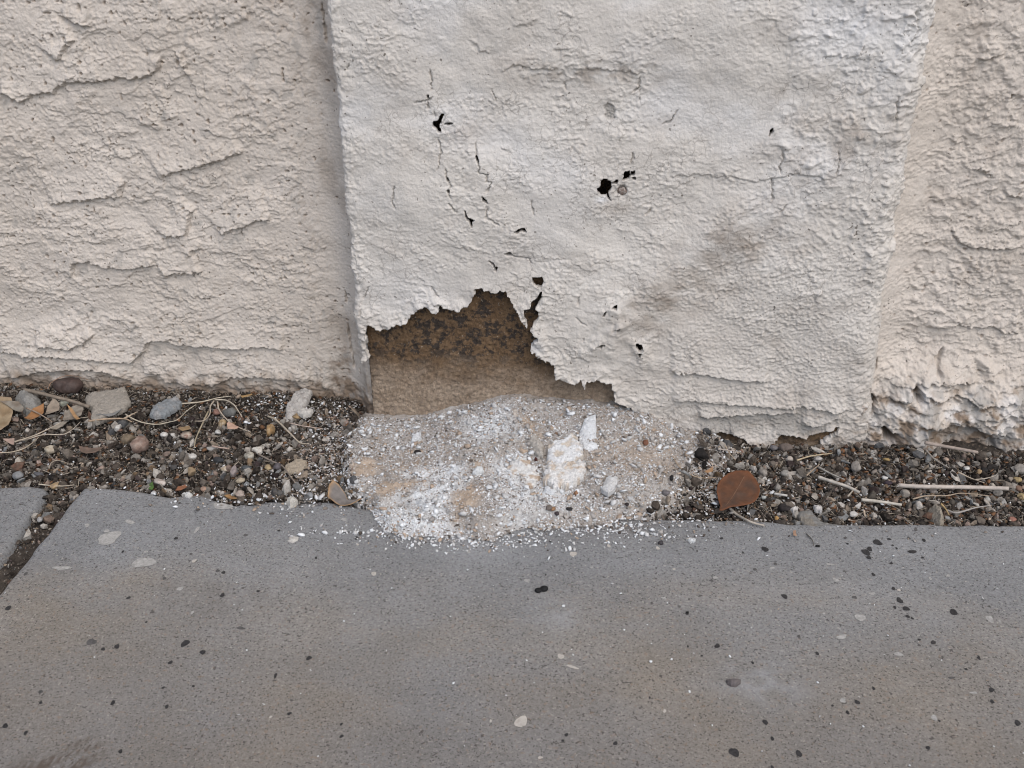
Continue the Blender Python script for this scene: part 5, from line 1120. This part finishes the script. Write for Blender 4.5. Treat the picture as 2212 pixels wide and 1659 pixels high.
# ---- right strip
leaf('dry_leaf', 'leaf', 'f', (690, 1392, 652, 1395, 668, 1330, 640, 1240, 620, 1150, 632, 1060, 660, 1010, 700, 975, 770, 940, 850, 917, 930, 912, 1000, 917, 1045, 945, 1080, 985, 1120, 1030, 1150, 1085, 1160, 1140, 1148, 1195, 1120, 1235, 1085, 1262, 1000, 1293, 900, 1318, 780, 1345), (.100, .043, .021), 'rounded red brown leaf lying on the gravel right of the heap', GL, .15, .05, .008, (.075, .042, .028), (.135, .05, .02), (960, 985, 730, 1330), 96, .002)
tube('leaf_stalk', 'stalk', 'f', (785, 1345, 880, 1430, 1000, 1495, 1100, 1535, 1215, 1562), .0012, (.38, .34, .29), 'pale curved stalk poking out below the round red brown leaf', GS, .0025, .6)
pebble('clod', 'clod', 'f', 440, 730, 100, 95, (.022, .019, .018), 'black soil clod at the wall foot above the round red brown leaf', GP, 4, .25)
pebble('pebble', 'pebble', 'f', 505, 835, 48, 46, (.46, .44, .42), 'white pebble in front of the black soil clod', GP)
leaf('leaf_scrap', 'leaf scrap', 'f', (470, 890, 540, 850, 580, 840, 575, 885, 500, 910), (.32, .19, .10), 'orange tan scrap under the white pebble by the clod', GL, .2, 0, .006)
pebble('pebble', 'pebble', 'f', 632, 1297, 36, 38, (.17, .16, .165), 'grey pebble at the tip of the round red brown leaf', GP)
pebble('pebble', 'pebble', 'f', 1206, 1225, 36, 34, (.36, .38, .36), 'pale greenish grey pebble right of the round red brown leaf', GP, 2)
chip('plaster_chip', 'plaster chip', 'f', (1540, 1332, 1610, 1295, 1642, 1330, 1582, 1356), .003, (.50, .48, .46), 'small white chip near the grey mortar piece', GC, .03, .2, .4, .0, .006)
chip('plaster_chip', 'plaster chip', 'f', (1828, 1290, 1940, 1300, 1942, 1362, 1850, 1342), .003, (.50, .48, .46), 'white chip behind the grey mortar piece', GC, .03, .2, .4, .0, .006)
pebble('pebble', 'pebble', 'f', 1200, 940, 62, 74, (.28, .245, .21), 'angular beige grey stone behind the round red brown leaf', GP, 7)
pebble('pebble', 'pebble', 'f', 1478, 940, 62, 50, (.26, .245, .22), 'grey beige block in the middle of the right gravel', GP, 7)
pebble('pebble', 'pebble', 'f', 1525, 755, 48, 42, (.40, .345, .29), 'small beige cube shaped stone at the wall foot', GP, 7)
pebble('pebble', 'pebble', 'f', 1480, 625, 88, 66, (.145, .11, .09), 'brown stone lying against the wall foot right of the plaster lip', GP, 5)
pebble('pebble', 'pebble', 'f', 910, 670, 45, 40, (.22, .12, .085), 'reddish pebble under the plaster lip', GP)
pebble('pebble', 'pebble', 'f', 1345, 615, 60, 44, (.17, .155, .16), 'grey purple pebble left of the brown stone at the wall', GP)
pebble('pebble', 'pebble', 'f', 1365, 1500, 34, 42, (.40, .22, .05), 'bright orange crumb on the slab edge left of the grey mortar piece', GP, 6)
pebble('pebble', 'pebble', 'f', 1880, 755, 60, 40, (.42, .39, .36), 'pale pebble above the grey stems in the right gravel', GP, 5)
pebble('pebble', 'pebble', 'f', 1385, 1110, 55, 55, (.27, .245, .215), 'grey beige pebble above the short white stick', GP, 6)
pebble('pebble', 'pebble', 'f', 1470, 1380, 85, 70, (.032, .026, .026), 'black lump left of the grey mortar piece', GP, 4, .2)
chip('mortar_chip', 'mortar chip', 'P', (1718, 1104, 1735, 1099, 1756, 1103, 1776, 1123, 1816, 1130, 1802, 1158, 1771, 1155, 1741, 1140, 1730, 1122), .0045, (.19, .188, .18), 'flat grey mortar piece lying over the slab edge', GC, .008, .1, .3, .05, .003, (.22, .2, .17))
pebble('pebble', 'pebble', 'P', 1749, 1118, 6.5, 4, (.05, .045, .06), 'dark pebble resting on the grey mortar piece', GP)
tube('grass_stem', 'grass stem', 'f', (80, 700, 150, 820, 300, 930, 450, 970, 620, 965), .0006, (.36, .28, .20), 'thin tan stem curving from the heap to the round red brown leaf', GS, .004)
tube('grass_stem', 'grass stem', 'f', (640, 612, 850, 632), .0008, (.38, .33, .29), 'short pale stem above the black soil clod', GS, .006)
tube('grass_stem', 'grass stem', 'f', (720, 560, 780, 660, 860, 750), .0006, (.36, .28, .20), 'thin tan stem leaning from the wall behind the leaf', GS, .006)
tube('grass_stem', 'grass stem', 'f', (1620, 750, 1780, 700, 1920, 680, 2060, 660), .0008, (.42, .34, .23), 'golden stem rising to the right at the wall foot', GS, .007)
tube('twig', 'twig', 'f', (1740, 940, 1820, 870, 1905, 800), .0008, (.30, .235, .175), 'short brown twig slanting below the golden stem', GS, .007)
tube('grass_stem', 'grass stem', 'f', (1880, 830, 2050, 920, 2212, 990), .0010, (.30, .28, .25), 'grey stem parallel to the thick pale straw end', GS, .006)
tube('straw', 'straw', 'f', (1890, 960, 2050, 1012, 2240, 1075, 2400, 1150), .0016, (.40, .37, .33), 'thick pale straw sloping down in the middle of the right gravel', GS, .006, .8)
tube('grass_stem', 'grass stem', 'f', (1340, 1165, 1500, 1190), .0011, (.44, .42, .39), 'short white stick left of the pale straw', GS, .006, .9)
tube('straw', 'straw', 'g', (650, 1062, 880, 1075, 1100, 1080, 1600, 1088, 2020, 1102), .0019, (.42, .375, .335), 'longest straightest pale straw on the right gravel', GS, .008, .95)
tube('straw', 'straw', 'g', (190, 1240, 400, 1262, 690, 1305), .0015, (.42, .39, .34), 'pale straw left of the tan angular stone', GS, .006, .8)
tube('twig', 'twig', 'g', (980, 530, 1200, 572, 1640, 652), .0018, (.30, .25, .215), 'grey brown twig leaning on the wall skirt', GS, .012, .8)
tube('twig', 'twig', 'g', (990, 620, 1100, 735, 1280, 845), .0009, (.26, .23, .20), 'thin grey twig below the twig on the wall skirt', GS, .008)
tube('grass_stem', 'grass stem', 'g', (830, 1232, 1000, 1192, 1250, 1190, 1440, 1160, 1770, 1192), .0007, (.30, .24, .18), 'wavy brown stem under the longest straw', GS, .007)
tube('grass_stem', 'grass stem', 'g', (1250, 1370, 1380, 1402, 1600, 1342, 1800, 1312), .0009, (.30, .28, .26), 'bent grey stem right of the tan angular stone', GS, .006)
tube('grass_stem', 'grass stem', 'g', (1390, 895, 1550, 972, 1720, 1032), .0007, (.38, .32, .25), 'thin tan stem above the longest straw', GS, .007)
tube('grass_stem', 'grass stem', 'g', (1600, 992, 1750, 972, 1860, 940), .0006, (.38, .33, .27), 'thin pale stem curving beside the ochre pebble', GS, .008)
tube('grass_stem', 'grass stem', 'g', (1180, 1290, 1240, 1360, 1280, 1432), .0008, (.36, .26, .13), 'short golden stem touching the tan angular stone', GS, .008)
tube('grass_stem', 'grass stem', 'g', (220, 1380, 235, 1450), .0010, (.42, .34, .26), 'stubby pale stem near the slab edge left of the white pebble', GS, .006)
tube('grass_stem', 'grass stem', 'g', (20, 1200, 90, 1120, 140, 1080), .0008, (.33, .29, .24), 'short grey stem left of the dark purple pebble', GS, .006)
chip('stone', 'stone', 'g', (1020, 1320, 1100, 1290, 1160, 1330, 1235, 1395, 1232, 1470, 1180, 1495, 1100, 1430, 1050, 1390), .010, (.30, .265, .215), 'tan angular stone near the slab edge on the right', GP, .012, .6, .3, .0, .006)
pebble('pebble', 'pebble', 'g', 2165, 895, 78, 72, (.24, .215, .185), 'large grey tan stone cut by the right edge of the photo', GP, 4)
pebble('pebble', 'pebble', 'g', 1652, 922, 46, 42, (.36, .23, .10), 'round ochre pebble beside the black pebble on the right', GP, 3)
pebble('pebble', 'pebble', 'g', 1715, 895, 46, 40, BK, 'black pebble touching the round ochre pebble', GP, 4)
pebble('pebble', 'pebble', 'g', 2130, 1012, 52, 46, (.34, .24, .09), 'amber pebble below the large grey tan stone', GP, 3)
pebble('pebble', 'pebble', 'g', 2040, 1005, 46, 36, (.27, .22, .165), 'tan pebble left of the amber pebble', GP)
pebble('pebble', 'pebble', 'g', 2180, 1222, 50, 48, (.38, .28, .11), 'ochre pebble with a dark hollow at the right edge', GP, 3, col2=(.16, .10, .05))
pebble('pebble', 'pebble', 'g', 2150, 1122, 56, 46, (.19, .105, .065), 'rust brown pebble between the two amber pebbles', GP)
pebble('pebble', 'pebble', 'g', 2060, 1500, 56, 34, (.28, .11, .07), 'red pebble on the slab edge at far right', GP)
pebble('pebble', 'pebble', 'g', 1495, 866, 40, 36, WH, 'white pebble above the thin tan stem', GP)
pebble('pebble', 'pebble', 'g', 900, 1342, 44, 60, (.46, .42, .37), 'white upright pebble left of the tan angular stone', GP, 4, .12)
pebble('pebble', 'pebble', 'g', 732, 1192, 68, 58, (.33, .29, .24), 'beige faceted stone under the left end of the longest straw', GP, 6)
pebble('pebble', 'pebble', 'g', 505, 752, 48, 30, (.34, .22, .06), 'yellow ochre pebble at the wall foot', GP)
pebble('stone', 'stone', 'g', 130, 872, 72, 82, (.27, .235, .20), 'rough grey tan stone at the wall foot left of the yellow pebble', GP, 4, .14)
pebble('pebble', 'pebble', 'g', 1890, 1182, 62, 52, (.25, .22, .185), 'speckled grey pebble under the right end of the longest straw', GP, 4, .1, col2=(.36, .33, .29))
pebble('pebble', 'pebble', 'g', 1750, 1250, 40, 42, (.36, .35, .31), 'pale grey green pebble below the wavy brown stem', GP)
pebble('pebble', 'pebble', 'g', 520, 1050, 56, 36, (.050, .035, .045), 'dark purple pebble left of the longest straw', GP, 4)
pebble('pebble', 'pebble', 'g', 85, 1440, 58, 40, (.44, .42, .39), 'white lump on the slab edge near the grey mortar piece', GP, 3, .15)
pebble('pebble', 'pebble', 'g', 480, 980, 40, 34, (.46, .45, .43), 'small white pebble above the dark purple pebble', GP)
pebble('pebble', 'pebble', 'g', 1240, 755, 36, 30, (.40, .28, .20), 'peach pebble under the twig on the wall skirt', GP, 5)
pebble('pebble', 'pebble', 'g', 1780, 1125, 52, 22, (.42, .40, .35), 'flat cream pebble half hidden by the longest straw', GP, 3)
pebble('pebble', 'pebble', 'g', 1080, 1150, 48, 36, (.27, .23, .20), 'beige pebble just below the middle of the longest straw', GP)
# ---- on the slab
pebble('clod', 'clod', 'P', 1163, 1278, 8, 6, (.018, .018, .019), 'shiny black double clod in the middle of the slab, left nub', 'bits lying on the slab', 4, .2)
pebble('clod', 'clod', 'P', 1175, 1275, 9, 7, (.018, .018, .019), 'shiny black double clod in the middle of the slab, right nub', 'bits lying on the slab', 4, .2)
chip('stone_chip', 'stone chip', 'H', (925, 765, 945, 760, 992, 762, 990, 775, 970, 790, 945, 788, 930, 778), .003, (.13, .115, .115), 'half round brown grey stone chip alone on the slab', 'bits lying on the slab', .02, .4, .3, .05, .0025)
pebble('clod', 'clod', 'H', 643, 184, 13, 11, (.055, .05, .055), 'dark crumb on the slab in front of the heap right toe', 'bits lying on the slab', 5, .2)
pebble('clod', 'clod', 'H', 1320, 196, 12, 6, (.02, .02, .02), 'black crumb on the slab below the grey mortar piece', 'bits lying on the slab', 4, .2)
pebble('clod', 'clod', 'H', 757, 482, 7, 6, (.02, .02, .02), 'tiny black crumb alone on the middle of the slab', 'bits lying on the slab', 4, .2)
leaf('leaf_scrap', 'leaf scrap', 'H', (1214, 128, 1226, 126, 1230, 150, 1216, 148), (.30, .19, .13), 'tiny tan scrap on the slab left of the grey mortar piece', 'bits lying on the slab', .2, 0, .002)
tube('grass_stem', 'grass stem', 'H', (1272, 140, 1296, 165, 1304, 192), .0005, (.10, .09, .08), 'dark thread curling down from the grey mortar piece', GS, .001)
chip('plaster_chip', 'plaster chip', 'H', (755, 160, 770, 152, 795, 158, 790, 172, 770, 175), .002, (.60, .62, .63), 'white flake alone on the slab in front of the heap right toe', 'bits lying on the slab', .06, .3, .6, .0, .0015, None, M_WHITE)
chip('plaster_chip', 'plaster chip', 'G', (1240, 168, 1265, 150, 1290, 152, 1285, 165, 1262, 176), .0015, (.50, .48, .45), 'cream flake on the slab left of the heap', 'bits lying on the slab', .05, .2, .5, .0, .0012)
pebble('pebble', 'pebble', 'G', 1380, 15, 12, 8, (.10, .09, .095), 'small grey pebble on the slab beside the curled grey leaf', 'bits lying on the slab')
pebble('pebble', 'pebble', 'G', 170, 85, 14, 13, (.30, .29, .28), 'pale pebble wedged in the joint between the slabs', GP)

# pebble caught in the torn plaster, a part of the pilaster
v, f_ = ICO[3]; pk = wal(px1('h', 1105, 1368))
vv = v * [.0043, .0036, .0036] * (1 + .30 * fbm(v[:, 0] * 2, v[:, 2] * 2 + v[:, 1], 3, 77))[:, None] + pk + [0, .0032, 0] + wall_inv
o = link('embedded_pebble', mesh_np('embedded_pebble', vv, f_, M_GRAVEL, True, None, np.where((fbm(v[:, 0] * 1.5, v[:, 2] * 1.5, 2, 9) > .15)[:, None], np.array([.40, .36, .33]), np.array([.20, .155, .135]))), pil)
